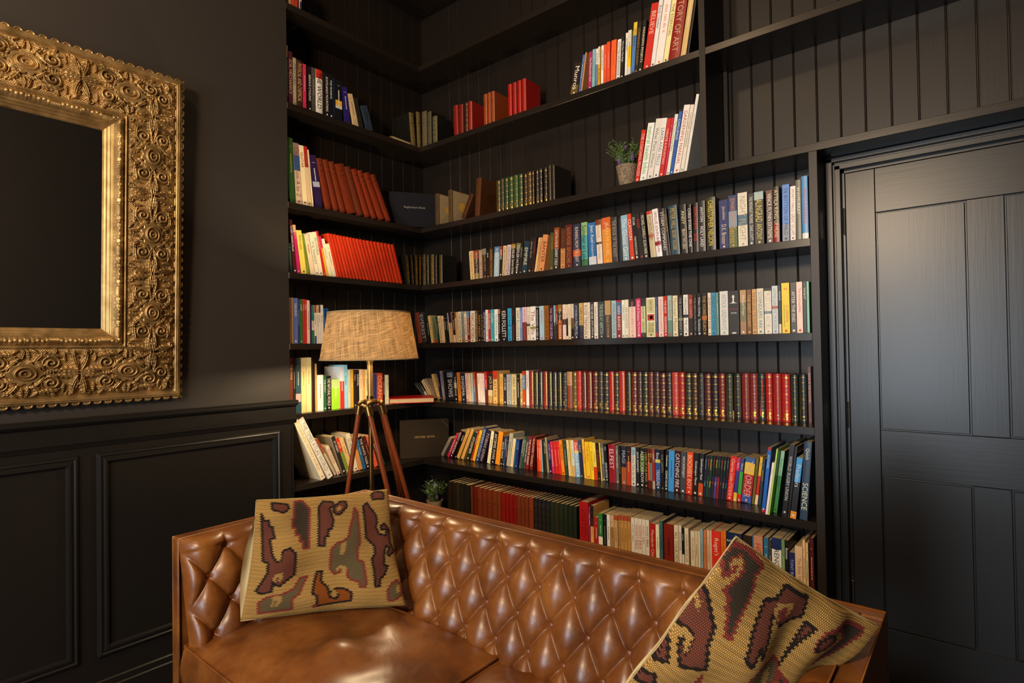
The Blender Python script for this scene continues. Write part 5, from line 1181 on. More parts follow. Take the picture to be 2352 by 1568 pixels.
# large books lying or standing across the corner
def oriented(name, label, cat, c, ang, tilt, w, h, t, build, group=None):
    e = thing(name, label, cat, c, group); e.rotation_euler = (tilt, 0, ang); build(e, w, h, t); return e
def ledger(col, words, tcol, corner=False):
    def f(e, w, h, t):
        m = MB(); cm = paint(col, .8, 0, .1, 30., 0, .12)
        m.box(0, w, 0, .0035, 0, h, 0, .001); m.box(0, w, t-.0035, t, 0, h, 0, .001); m.box(0, .003, .001, t-.001, 0, h, 0, .0008)
        a, fs, tw, th = text_mesh(words); sc = min(w*.42/tw, .016/th)
        m.add([(w*.5+(float(p)-tw/2)*sc, -.0005, h*.52+float(q)*sc) for p, q in a], fs, 1)
        if corner: m.add([(w-.05, -.0006, h), (w, -.0006, h-.06), (w, -.0006, h-.054), (w-.045, -.0006, h)], [(0, 1, 2, 3)], 2)
        mesh_obj('cover', m, [cm, paint(tcol, .5), paint('4a3c28', .6)], e, local=True)
        p = MB(); p.box(.003, w-.005, .0036, t-.0036, .004, h-.004); mesh_obj('pages', p, PAGES, e, local=True)
    return f
oriented('registration_book', 'black landscape registration book standing across the shelf corner', 'book', (-.075, -.180, .7465), math.atan2(.255, .165), 0, .303, .205, .022, ledger('17171c', 'Registration Book', '8a8478'))
oriented('visitors_book', 'worn dark brown visitors book standing across the corner below dado height', 'book', (-.120, -.085, -.6575), math.atan2(.245, .175), 0, .30, .232, .022, ledger('2e2419', 'VISITORS  BOOK', 'b08a50', True))
def redbook(e, w, h, t):
    m = MB(); m.box(0, w, 0, h, 0, .0035, 0, .001); m.box(0, w, 0, h, t-.0035, t, 0, .001); m.box(0, w, h-.004, h, .0005, t-.0005, 0, .001)
    mesh_obj('cover', m, [book_mat('c01410')], e, local=True)
    p = MB(); p.box(.004, w-.004, .004, h-.004, .0036, t-.0036); mesh_obj('pages', p, PAGES, e, local=True)
    r_ = MB(); r_.grid(np.array([[(.02, -.0005, .006), (.03, -.0005, .006)], [(.028, -.018, .001), (.036, -.018, .001)], [(.045, -.03, .0005), (.052, -.026, .0005)]])); mesh_obj('bookmark_ribbon', r_, RED, e, local=True)
oriented('album', 'large red gold-edged book lying flat in the shelf corner right of the lamp', 'book', (-.035, -.232, -.3068), math.atan2(.79, .61), 0, .262, .215, .030, redbook)
def thinbook(e, w, h, t):
    m = MB(); m.box(0, w, 0, h, 0, .001); m.box(0, w, 0, h, t-.001, t); m.box(0, .001, 0, h, 0, t); mesh_obj('cover', m, book_mat('6a5830'), e, local=True)
    p = MB(); p.box(.001, w-.001, .001, h-.001, .001, t-.001); mesh_obj('pages', p, PAGES, e, local=True)
oriented('leather_volume', 'thin olive old volume lying flat left of the corner volumes', 'book', (-.012, -.205, 1.2415), pi/2+.05, 0, .15, .11, .018, thinbook)
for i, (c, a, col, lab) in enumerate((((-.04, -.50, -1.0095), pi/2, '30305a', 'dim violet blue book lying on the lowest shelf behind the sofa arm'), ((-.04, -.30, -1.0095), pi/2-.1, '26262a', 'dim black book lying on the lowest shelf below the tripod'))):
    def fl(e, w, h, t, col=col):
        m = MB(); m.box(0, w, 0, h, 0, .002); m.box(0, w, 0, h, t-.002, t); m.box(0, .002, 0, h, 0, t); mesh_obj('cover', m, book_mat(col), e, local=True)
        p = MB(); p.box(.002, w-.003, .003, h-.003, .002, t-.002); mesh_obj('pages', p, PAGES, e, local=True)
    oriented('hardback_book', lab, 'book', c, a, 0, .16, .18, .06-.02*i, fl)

# ------------------------------------------------------------------ gilt mirror
Mz0, Mz1 = -.186, 1.146; My1 = -1.366; MWd = 1.04; My0 = My1-MWd; MH = Mz1-Mz0
mir = thing('wall_mirror', 'large rectangular mirror in an ornate carved gilt frame on the dark left wall', 'mirror', (0.004, My0, Mz0))
mir.rotation_euler = (0, radians(2.3), 0)
FW = .290
def spiral(u, v, cx, cy, r, sgn, turns=1.9):
    dx, dy_ = u-cx, (v-cy)*sgn; rr = np.hypot(dx, dy_)+1e-6; th = np.arctan2(dy_, dx)
    ph = (rr/r*turns-th/(2*pi)) % 1.
    return np.where(rr < r, (np.abs(np.sin(pi*ph))**.7)*(.55+.45*np.sqrt(np.clip(1-(rr/r)**2, 0, 1))), 0)
def leaf(u, v, x0, y0, x1, y1, wd, bend=0., ribs=5):
    L_ = math.hypot(x1-x0, y1-y0); ex, ey = (x1-x0)/L_, (y1-y0)/L_
    a = ((u-x0)*ex+(v-y0)*ey)/L_; b = (-(u-x0)*ey+(v-y0)*ex)/L_; b = b-bend*a*a
    wv = wd*np.sqrt(np.clip(a*(1-a), 0, 1))*2*(1+.22*np.cos(2*pi*a*ribs)); inside = (a > 0) & (a < 1) & (np.abs(b) < wv)
    t_ = np.clip(np.abs(b)/(wv+1e-6), 0, 1)
    return np.where(inside, np.sqrt(1-t_*t_)*(.6+.4*np.abs(np.cos(pi*b/wd*1.6-a*3))), 0)
def cove_relief(s, q):
    """s along the side in metres (periodic 0.31), q 0..1 across the cove (0.18 m)"""
    P = .31; u = ((s+P/2) % P)-P/2; v = (q-.5)*.18; h = np.zeros_like(u)
    for sg in (1, -1):
        w_ = u*sg
        for vs in (1, -1):
            vv = v*vs
            h = np.maximum(h, spiral(w_, vv, .072, .036, .027, sg*vs))
            h = np.maximum(h, .9*leaf(w_, vv, .155, .004, .092, .030, .16, .35*1))
            h = np.maximum(h, .95*leaf(w_, vv, .150, .010, .118, .070, .15, -.3))
            h = np.maximum(h, .85*leaf(w_, vv, .100, .058, .045, .078, .18, .2))
            h = np.maximum(h, .8*leaf(w_, vv, .052, .012, .030, .060, .16, .3))
            h = np.maximum(h, .8*leaf(w_, vv, .020, .040, .050, .084, .2, -.2))
            h = np.maximum(h, .75*leaf(w_, vv, .098, .012, .052, .010, .2, .2))
            h = np.maximum(h, .7*spiral(w_, vv, .128, .078, .012, -sg*vs, 1.2))
        h = np.maximum(h, .9*leaf(w_, v, .150, 0, .100, 0, .22, 0, 4))
        for vs in (1, -1):
            vv = v*vs
            for x0, y0, x1, y1, wd, bd in ((.152, .030, .140, .085, .18, .2), (.070, .060, .098, .086, .2, .3), (.060, .030, .030, .028, .22, .3), (.112, .040, .100, .070, .2, -.3), (.010, .050, .004, .086, .2, 0.), (.036, .070, .020, .088, .25, .2)):
                h = np.maximum(h, .72*leaf(w_, vv, x0, y0, x1, y1, wd, bd, 4))
    e = np.hypot(u/.036, v/.028); md = np.where(e < 1, .75+.25*np.cos(e*pi*5), 0); st_ = np.where((e >= 1) & (e < 1.42+.14*np.cos(10*np.arctan2(v, u))), .62, 0)
    h = np.maximum(h, np.maximum(md, st_))
    h = np.maximum(h, .16+.10*np.sin(s*900)*np.sin(v*900))
    edge = np.clip(np.minimum(q, 1-q)/.05, 0, 1)
    return h*edge
def roll_relief(s, q):
    P = .155; u = s % P; v = q-.5
    tie = np.clip(1-np.abs(u-P/2)/.016, 0, 1); tw = np.abs(np.sin((u+v*.035)*2*pi/.011))
    be = np.abs(np.sin(u*pi/.0135))**.8*np.abs(np.cos(v*pi*1.5+np.floor(u/.0135)*1.3))
    return np.where(tie > 0, .8*tw, .25+.75*be)
def frame_height(s, d):
    """relief height above the wall at distance d from the outer edge of the carved frame"""
    h = np.full_like(d, .022)
    def seg(a, b): return (d >= a) & (d < b)
    k = seg(0, .016); ph = (s/.034) % 1.; r_ = np.hypot((ph-.5)*.034, (d-.016)*1.0)/.0168
    h = np.where(k, np.where(r_ < 1, .016+.014*np.sqrt(np.clip(1-r_*r_, 0, 1))+.003*np.cos(r_*9), -.02), h)
    k = seg(.016, .040); x = (d-.016)/.024; h = np.where(k, .034+.008*np.sin(pi*np.clip(x, 0, 1))+.003*np.sin(x*pi*6), h)
    k = seg(.040, .218); x = (d-.040)/.178; base = .030+.022*x+.008*np.sin(pi*x)
    h = np.where(k, base+.021*cove_relief(s, np.clip(x, 0, 1)), h)
    k = seg(.218, .226); h = np.where(k, .060+.004*np.sin((d-.218)/.008*pi), h)
    k = seg(.226, .262); x = (d-.226)/.036; h = np.where(k, .050+.020*np.sin(pi*np.clip(x, 0, 1))+.006*roll_relief(s, x)*np.sin(pi*np.clip(x, 0, 1)), h)
    k = d >= .262; x = (d-.262)/.028; h = np.where(k, .050-.030*np.clip(x, 0, 1)+.004*np.abs(np.sin(x*pi*3)), h)
    return h
def frame_side(mb, L_, fn, res_s, dmax=FW):
    """one mitred side: s runs 0..L_, d from outer edge inwards; fn(s, d, h) -> point"""
    ds = np.concatenate([np.linspace(0, .016, 9), np.linspace(.017, .04, 10), np.linspace(.0415, .2175, 118), np.linspace(.2185, .2255, 4), np.linspace(.227, .2615, 20), np.linspace(.2625, FW, 14)])
    n = int(L_/res_s); tt = np.linspace(0, 1, n)
    D, T_ = np.meshgrid(ds, tt); s_ = D+(L_-2*D)*T_
    sm = s_-L_/2
    h = frame_height(sm, D); A = fn(s_, D, h); mb.grid(A)
GILT = gilt_mat()
def side_r(s, d, h): return np.stack([h, MWd-d, s], -1)
def side_l(s, d, h): return np.stack([h, d, s], -1)
def side_t(s, d, h): return np.stack([h, s, MH-d], -1)
def side_b(s, d, h): return np.stack([h, s, d], -1)
for L_, fn, rs in ((MH, side_r, .0015), (MWd, side_t, .0015), (MWd, side_b, .0015), (MH, side_l, .004)):
    mb = MB(); frame_side(mb, L_, fn, rs); mesh_obj('frame_side', mb, GILT, mir, True, local=True)
mb = MB(); mb.box(.0, .016, .02, MWd-.02, .02, MH-.02); mesh_obj('backing', mb, paint('2a1c10', .7), mir, local=True)
mb = MB(); mb.box(.0165, .021, FW-.006, MWd-FW+.006, FW-.006, MH-FW+.006); mesh_obj('mirror_glass', mb, paint('c8c8c4', .03, 1., 0.), mir, local=True)

# ------------------------------------------------------------------ sofa
LEA = leather_mat(); BTN = paint('6e3a16', .4, 0, .1, 30., .2)
sx0, sx1, syb, syf, szt = .554, 2.46, -.83, -1.60, -.600
sofa = thing('tufted_sofa', 'tan brown leather sofa with deep buttoned back and square arms', 'sofa', ((sx0+sx1)/2, syb, FZ))
FT = .046
def rounded_frame():
    m = MB()
    m.box(sx0, sx1, syb-FT, syb, -1.22, szt, 0, .006)
    m.box(sx0, sx0+FT, syf, syb-FT-.0005, -1.22, szt, 0, .006)
    m.box(sx1-FT, sx1, syf, syb-FT-.0005, -1.22, szt, 0, .006)
    m.box(sx0+FT, sx1-FT, syf+.015, syb-FT, -1.22, -1.075, 0, .008)
    return m
mesh_obj('frame', rounded_frame(), LEA, sofa)
# piping along the outer and inner top edges
m = MB(); pr = .0042
for yy, off in ((syb, .004), (syb-FT, .0)):
    pass
m.tube([(sx0+.003, syf+.002, -1.22), (sx0+.003, syf+.002, szt-.003), (sx0+.003, syb-.003, szt-.001), (sx1-.003, syb-.003, szt-.001), (sx1-.003, syf+.002, szt-.003), (sx1-.003, syf+.002, -1.22)], pr, 8)
i0 = FT+.002
m.tube([(sx0+i0, syf+.002, -1.10), (sx0+i0, syf+.002, szt-.001), (sx0+i0, syb-i0, szt+.001), (sx1-i0, syb-i0, szt+.001), (sx1-i0, syf+.002, szt-.001), (sx1-i0, syf+.002, -1.10)], pr, 8)
mesh_obj('piping', m, LEA, sofa, True)
def tuft_h(s, t, S_, R_, s0, t0, Ls, Lt, end0=False, end1=False, A=.031, base=.031):
    a = (s-s0)/S_+(t-t0)/(2*R_); b_ = (s-s0)/S_-(t-t0)/(2*R_)
    pf = ((np.sin(pi*a)**2+.0012)*(np.sin(pi*b_)**2+.0012))**.27
    pv = (np.sin(pi*(s-s0)/S_)**2+.0008)**.24
    w = np.clip((t0-t)/.012, 0, 1); w = w*w*(3-2*w); pf = pf*(1-w)+pv*w*(.85+.15*np.clip(t/t0, 0, 1))
    h = base+A*pf
    # a dimple at every button
    k = np.round((t-t0)/R_); k = np.maximum(k, 0); ss = s-s0-(k % 2)*S_/2; r2 = (ss-np.round(ss/S_)*S_)**2+(t-t0-k*R_)**2
    h = h-.010*np.exp(-r2/.012**2)
    top = np.clip(t/.040, 0, 1); h = h*np.sqrt(1-(1-top)**2)+.0
    if end0: e = np.clip(s/.045, 0, 1); h = h*np.sqrt(1-(1-e)**2)
    if end1: e = np.clip((Ls-s)/.045, 0, 1); h = h*np.sqrt(1-(1-e)**2)
    return h
def tufted(name, P0, es, et, n, Ls, Lt, S_, R_, s0, t0, rows, end0=False, end1=False, smin=0, smax=99, flip=False, step=.0027):
    P0, es, et, n = map(np.array, (P0, es, et, n))
    s = np.linspace(0, Ls, int(Ls/step)); t = np.concatenate([np.linspace(0, .04, 16)**1.0, np.linspace(.0435, Lt, int(Lt/step))])
    T_, S2 = np.meshgrid(t, s, indexing='ij'); h = tuft_h(S2, T_, S_, R_, s0, t0, Ls, Lt, end0, end1)
    A = P0+S2[..., None]*es+T_[..., None]*et+h[..., None]*n
    m = MB(); m.grid(A, flip=flip); o = mesh_obj(name, m, LEA, sofa, True)
    # turned down leather edge closing the pad against the frame
    for k in range(rows):
        off = s0+(k % 2)*S_/2; tt = t0+k*R_; i = math.ceil((.02-off)/S_)
        while off+i*S_ < Ls-.015:
            sv = off+i*S_
            if smin <= sv <= smax:
                hh = float(tuft_h(np.array([sv]), np.array([tt]), S_, R_, s0, t0, Ls, Lt, end0, end1)[0])+.002
                p = P0+sv*es+tt*et+hh*n; b2 = MB(); b2.ball(tuple(p), .0092, 0, (.55 if abs(n[0]) > .5 else 1, .55 if abs(n[1]) > .5 else 1, 1))
                mesh_obj('button', b2, BTN, sofa, True)
            i += 1
nb = np.array([0, -.94, .342]); nb /= np.linalg.norm(nb); etb = np.array([0, -.342, -.94]); etb /= np.linalg.norm(etb)
# buttons lie at (y,z) = (-.95,-.652) (-.99,-.733) (-1.02,-.826) (-1.05,-.90)
bx0 = sx0+FT+.045
tufted('tufted_back', (bx0, syb-FT-.012, szt+.002), (1, 0, 0), etb, nb, sx1-FT-.045-bx0, .40, .1257, .0895, (1.021-bx0) % .1257, .050, 4, flip=False)
ay1 = -.945
na = np.array([.97, 0, .242]); na /= np.linalg.norm(na); eta = np.array([.242, 0, -.97]); eta /= np.linalg.norm(eta)
tufted('tufted_arm', (sx0+FT+.002, ay1, szt+.001), (0, -1, 0), eta, na, ay1-syf-.001, .36, .1257, .0875, (ay1+1.470) % .1257, .052, 3, end1=True, flip=True)
nc = np.array([-.97, 0, .242]); nc /= np.linalg.norm(nc); etc_ = np.array([-.242, 0, -.97]); etc_ /= np.linalg.norm(etc_)
tufted('tufted_arm', (sx1-FT-.002, ay1, szt+.001), (0, -1, 0), etc_, nc, ay1-syf-.001, .36, .1257, .0875, (ay1+1.470) % .1257, .052, 3, end1=True, flip=False)
m = MB()
for x in (sx0+.06, sx1-.06):
    for y in (syf+.06, syb-.06): m2 = MB(); m2.lathe([(.012, FZ), (.028, FZ), (.032, -1.28), (.030, -1.22), (.001, -1.22)], (x, y, 0), 16); mesh_obj('leg', m2, paint('2a160c', .35), sofa, True)
def cushion(name, x0, x1, y0, y1, z0, z1, crown, seed):
    N_ = 70; u = np.linspace(-1, 1, N_); U, V = np.meshgrid(u, u, indexing='ij')
    rr = .985; k = .10
    X = (x0+x1)/2+(x1-x0)/2*U*(1-.03*(1-np.abs(V)**6)*0-k*.12*np.abs(V)**8); Y = (y0+y1)/2+(y1-y0)/2*V*(1-k*.12*np.abs(U)**8)
    pr_ = (1-np.abs(U)**2.6)*(1-np.abs(V)**2.6)
    rng = np.random.default_rng(seed); W_ = np.zeros_like(U)
    for q in range(14):
        a = rng.uniform(0, pi); f = rng.uniform(5, 13); ph = rng.uniform(0, 6); cx, cy = rng.uniform(-.6, .6, 2)
        W_ += np.sin(f*(U*cos(a)+V*sin(a))+ph+1.5*np.sin(2*U+q))*np.exp(-((U-cx)**2+(V-cy)**2)*2.5)
    Z = z1+crown*pr_+.0050*W_*pr_**.5
    top = np.stack([X, Y, Z], -1); bot = np.stack([X, Y, np.full_like(Z, z0)-.01*pr_], -1)
    m = MB(); m.grid(top, flip=False); m.grid(bot, flip=True)
    # sides
    def ring(A): return np.concatenate([A[:, 0], A[-1, 1:], A[-2::-1, -1], A[0, -2:0:-1]], 0)
    rt, rb = ring(top), ring(bot); cx, cy = (x0+x1)/2, (y0+y1)/2; L_ = []
    for f in np.linspace(0, 1, 8):
        P = rb*(1-f)+rt*f; bl = .010*sin(pi*f); dx = np.sign(P[:, 0]-cx)*(np.abs(P[:, 0]-cx) > (x1-x0)/2-.03); dyy = np.sign(P[:, 1]-cy)*(np.abs(P[:, 1]-cy) > (y1-y0)/2-.03)
        P = P.copy(); P[:, 0] += bl*dx; P[:, 1] += bl*dyy; L_.append(np.concatenate([P, P[:1]], 0))
    m.grid(np.array(L_))
    root = mesh_obj(name, m, LEA, sofa, True, 1.0)
    pm = MB(); pm.tube([tuple(p) for p in rt[::2]], .0045, 6, 0, True); pm.tube([tuple(p) for p in rb[::2]], .0045, 6, 0, True)
    o = mesh_obj('cushion_piping', pm, LEA, root, True)
cushion('seat_cushion', .668, 1.497, -1.612, -1.022, -1.070, -.920, .072, 3)
cushion('seat_cushion', 1.503, 2.345, -1.612, -1.022, -1.070, -.930, .060, 5)

# ------------------------------------------------------------------ kilim cushions
KIL = kilim_mat(); WHT = paint('d8c89c', .85, 0, .05, 60.)
PC = {'C': 'b89050', 'D': '463c30', 'M': '744234', 'O': '94501e', 'P': '6c5e40'}
def in_poly(U, V, poly):
    ins = np.zeros(U.shape, bool); dm = np.full(U.shape, 9.)
    n = len(poly)
    for i in range(n):
        x0, y0 = poly[i]; x1, y1 = poly[(i+1) % n]
        c_ = ((y0 > V) != (y1 > V)); xx = (x1-x0)*(V-y0)/((y1-y0) if abs(y1-y0) > 1e-9 else 1e-9)+x0
        ins ^= c_ & (U < xx)
        L2 = (x1-x0)**2+(y1-y0)**2+1e-12; t_ = np.clip(((U-x0)*(x1-x0)+(V-y0)*(y1-y0))/L2, 0, 1)
        dm = np.minimum(dm, np.hypot(U-x0-t_*(x1-x0), V-y0-t_*(y1-y0)))
    return ins, dm
def kilim(name, label, TL, TR, BR, BL, polys, thick, seed, flare=None, toward=(2.64, -2.35, 0)):
    TL, TR, BR, BL = map(np.array, (TL, TR, BR, BL)); c_ = (TL+TR+BR+BL)/4
    root = thing(name, label, 'cushion', tuple((BL+BR)/2))
    N_ = 300; u = np.linspace(0, 1, N_); V, U = np.meshgrid(u, u, indexing='ij')
    nrm = np.cross(TR-TL, BL-TL); nrm /= np.linalg.norm(nrm)
    if nrm @ (np.array(toward)-c_) < 0: nrm = -nrm
    P = (1-U)[..., None]*((1-V)[..., None]*BL+V[..., None]*TL)+U[..., None]*((1-V)[..., None]*BR+V[..., None]*TR)
    # slightly drawn-in edges, pointed corners
    ctr = P-c_; pin = .035*(np.sin(pi*U)*(1-np.sin(pi*V))+np.sin(pi*V)*(1-np.sin(pi*U)))
    P = P-ctr*pin[..., None]
    pf = (np.clip(4*U*(1-U), 0, 1)*np.clip(4*V*(1-V), 0, 1))**.45
    rng = np.random.default_rng(seed); W_ = np.zeros_like(U)
    for q in range(16):
        a = rng.uniform(0, pi); f = rng.uniform(6, 20); ph = rng.uniform(0, 6); cx, cy = rng.uniform(.1, .9, 2)
        W_ += np.sin(f*(U*cos(a)+V*sin(a))+ph)*np.exp(-((U-cx)**2+(V-cy)**2)*14)
    edge_w = .004*(np.sin(U*23+seed)+np.sin(V*19+seed))*(1-pf)
    for f_, sg in (('front', 1), ('back', -1)):
        h = sg*thick*pf+(.0085*W_*pf**.5+edge_w if sg > 0 else edge_w)
        A = P+h[..., None]*nrm
        if sg < 0 and flare:
            eu = (TR-TL)/np.linalg.norm(TR-TL); fw = (U**6 if flare > 0 else (1-U)**6)*np.sin(pi*np.clip(V*1.15, 0, 1)); A = A+(flare*fw)[..., None]*eu
        step = 1 if sg > 0 else 6
        ii = np.unique(np.r_[np.arange(0, N_, step), N_-1]); B = A[np.ix_(ii, ii)]
        m = MB(); m.grid(B)
        o = mesh_obj('woven_front' if sg > 0 else 'plain_back', m, KIL if sg > 0 else WHT, root, True)
        if sg > 0:
            me = o.data; col = np.zeros((N_*N_, 4)); col[:, 3] = 1
            tw = np.round(V*150)*.0  # jagged woven outlines
            jag = .0045*np.sign(np.sin(V*2*pi*48)); Uj, Vj = U+jag, V
            cc = np.zeros((N_, N_, 3)); cc[:] = lin(PC['C'])
            strk = 1+.10*np.sin(V*2*pi*31+3*np.sin(U*9))+.06*RNG.standard_normal((N_, 1)); cc *= strk[..., None]
            for key, poly in polys:
                ins, dm = in_poly(Uj, Vj, poly)
                base = np.array(lin(PC[key])); cc = np.where(ins[..., None], base, cc)
                if key != 'C':
                    oc = np.array(lin('8a3c34' if key in 'DP' else '2c2420'))
                    cc = np.where((dm < .0085)[..., None], oc, cc)
            col[:, :3] = cc.reshape(-1, 3)
            ca = me.color_attributes.new('weave', 'FLOAT_COLOR', 'POINT'); ca.data.foreach_set('color', col.ravel())
            uvl = me.uv_layers.new(name='uv'); li = np.empty(len(me.loops), int); me.loops.foreach_get('vertex_index', li)
            uvs = np.stack([U.ravel()[li], V.ravel()[li]], 1); uvl.data.foreach_set('uv', uvs.ravel())
    ed = np.concatenate([P[0], P[1:, -1], P[-1, -2::-1], P[-2:0:-1, 0]], 0)[::4]
    pm = MB(); pm.tube([tuple(p-.004*nrm) for p in ed], .0016, 6, 0, True); mesh_obj('edge_seam', pm, paint('a48c5c', .9), root, True)
    return root
PL = [('D', [(0.265, 0.971), (0.322, 0.978), (0.379, 0.895), (0.381, 0.557), (0.341, 0.561), (0.341, 0.619), (0.318, 0.621), (0.317, 0.673), (0.29, 0.676), (0.285, 0.736), (0.262, 0.744), (0.26, 0.824), (0.269, 0.823)]), ('M', [(0.445, 0.908), (0.479, 0.957), (0.55, 0.943), (0.563, 0.909), (0.525, 0.887), (0.55, 0.772), (0.534, 0.7), (0.512, 0.702), (0.51, 0.643), (0.488, 0.639), (0.487, 0.564), (0.447, 0.568)]), ('M', [(0.558, 0.897), (0.611, 0.941), (0.654, 0.937), (0.656, 0.888), (0.602, 0.823), (0.57, 0.826), (0.554, 0.853)]), ('C', [(0.576, 0.88), (0.605, 0.905), (0.619, 0.885), (0.599, 0.857), (0.582, 0.854)]), ('M', [(0.04, 0.883), (0.063, 0.825), (0.095, 0.822), (0.102, 0.772), (0.125, 0.764), (0.132, 0.715), (0.148, 0.666), (0.113, 0.658), (0.142, 0.519), (0.17, 0.472), (0.196, 0.47), (0.21, 0.557), (0.253, 0.575), (0.294, 0.526), (0.297, 0.353), (0.244, 0.307), (0.204, 0.265), (0.17, 0.283), (0.16, 0.315), (0.156, 0.225), (0.092, 0.211), (0.058, 0.234), (0.119, 0.381), (0.114, 0.467), (0.079, 0.481)]), ('C', [(0.163, 0.561), (0.186, 0.599), (0.209, 0.58), (0.193, 0.547), (0.201, 0.513), (0.189, 0.468), (0.166, 0.516)]), ('C', [(0.155, 0.336), (0.174, 0.37), (0.216, 0.377), (0.222, 0.335), (0.202, 0.301), (0.189, 0.312), (0.201, 0.342), (0.18, 0.339), (0.177, 0.303), (0.161, 0.305)]), ('P', [(0.094, 0.05), (0.085, 0.135), (0.126, 0.179), (0.223, 0.194), (0.247, 0.211), (0.292, 0.232), (0.336, 0.319), (0.378, 0.32), (0.349, 0.256), (0.329, 0.188), (0.285, 0.149), (0.291, 0.059)]), ('C', [(0.156, 0.095), (0.172, 0.145), (0.159, 0.176), (0.182, 0.191), (0.223, 0.181), (0.225, 0.14), (0.199, 0.095), (0.179, 0.093), (0.197, 0.143), (0.184, 0.154), (0.175, 0.098)]), ('O', [(0.441, 0.35), (0.475, 0.352), (0.466, 0.285), (0.478, 0.254), (0.506, 0.221), (0.525, 0.131), (0.565, 0.113), (0.578, 0.145), (0.55, 0.167), (0.53, 0.179), (0.56, 0.201), (0.617, 0.19), (0.661, 0.152), (0.657, 0.085), (0.443, 0.067), (0.44, 0.158), (0.411, 0.181), (0.42, 0.249)]), ('C', [(0.515, 0.22), (0.542, 0.168), (0.537, 0.139), (0.566, 0.132), (0.571, 0.165), (0.551, 0.187), (0.531, 0.219)]), ('P', [(0.712, 0.869), (0.733, 0.829), (0.73, 0.693), (0.73, 0.552), (0.71, 0.509), (0.709, 0.42), (0.747, 0.395), (0.76, 0.217), (0.75, 0.188), (0.717, 0.191), (0.711, 0.237), (0.662, 0.256), (0.638, 0.29), (0.641, 0.341), (0.599, 0.377), (0.589, 0.325), (0.555, 0.318), (0.534, 0.352), (0.526, 0.373), (0.53, 0.526), (0.571, 0.579), (0.616, 0.592), (0.649, 0.618), (0.666, 0.7), (0.693, 0.783)]), ('C', [(0.586, 0.476), (0.598, 0.565), (0.616, 0.581), (0.634, 0.585), (0.626, 0.506), (0.607, 0.474)]), ('C', [(0.567, 0.37), (0.6, 0.388), (0.637, 0.363), (0.631, 0.321), (0.606, 0.319), (0.615, 0.349), (0.586, 0.362), (0.577, 0.337), (0.566, 0.343)]), ('M', [(0.783, 0.875), (0.818, 0.904), (0.834, 0.858), (0.855, 0.824), (0.874, 0.778), (0.874, 0.716), (0.862, 0.681), (0.879, 0.619), (0.931, 0.597), (0.945, 0.649), (0.9, 0.653), (0.904, 0.689), (0.933, 0.704), (0.964, 0.647), (0.96, 0.53), (0.983, 0.449), (0.94, 0.415), (0.925, 0.444), (0.947, 0.486), (0.923, 0.511), (0.903, 0.446), (0.897, 0.338), (0.923, 0.335), (0.89, 0.265), (0.854, 0.238), (0.844, 0.179), (0.816, 0.181), (0.818, 0.314), (0.809, 0.411), (0.834, 0.452), (0.835, 0.52), (0.778, 0.594)]), ('M', [(0.861, 0.966), (0.893, 0.999), (0.959, 0.98), (0.954, 0.924), (0.868, 0.926)]), ('P', [(0.894, 0.134), (0.924, 0.181), (0.969, 0.207), (0.987, 0.185), (0.988, 0.086), (0.926, 0.049), (0.895, 0.057)]), ('C', [(0.954, 0.148), (0.973, 0.176), (0.984, 0.155), (0.974, 0.107), (0.953, 0.109)]), ('M', [(0.105, 0.973), (0.214, 0.953), (0.229, 0.916), (0.198, 0.88), (0.113, 0.914)]), ('D', [(0.419, 0.074), (0.435, 0.078), (0.435, 0.063), (0.419, 0.06)])]
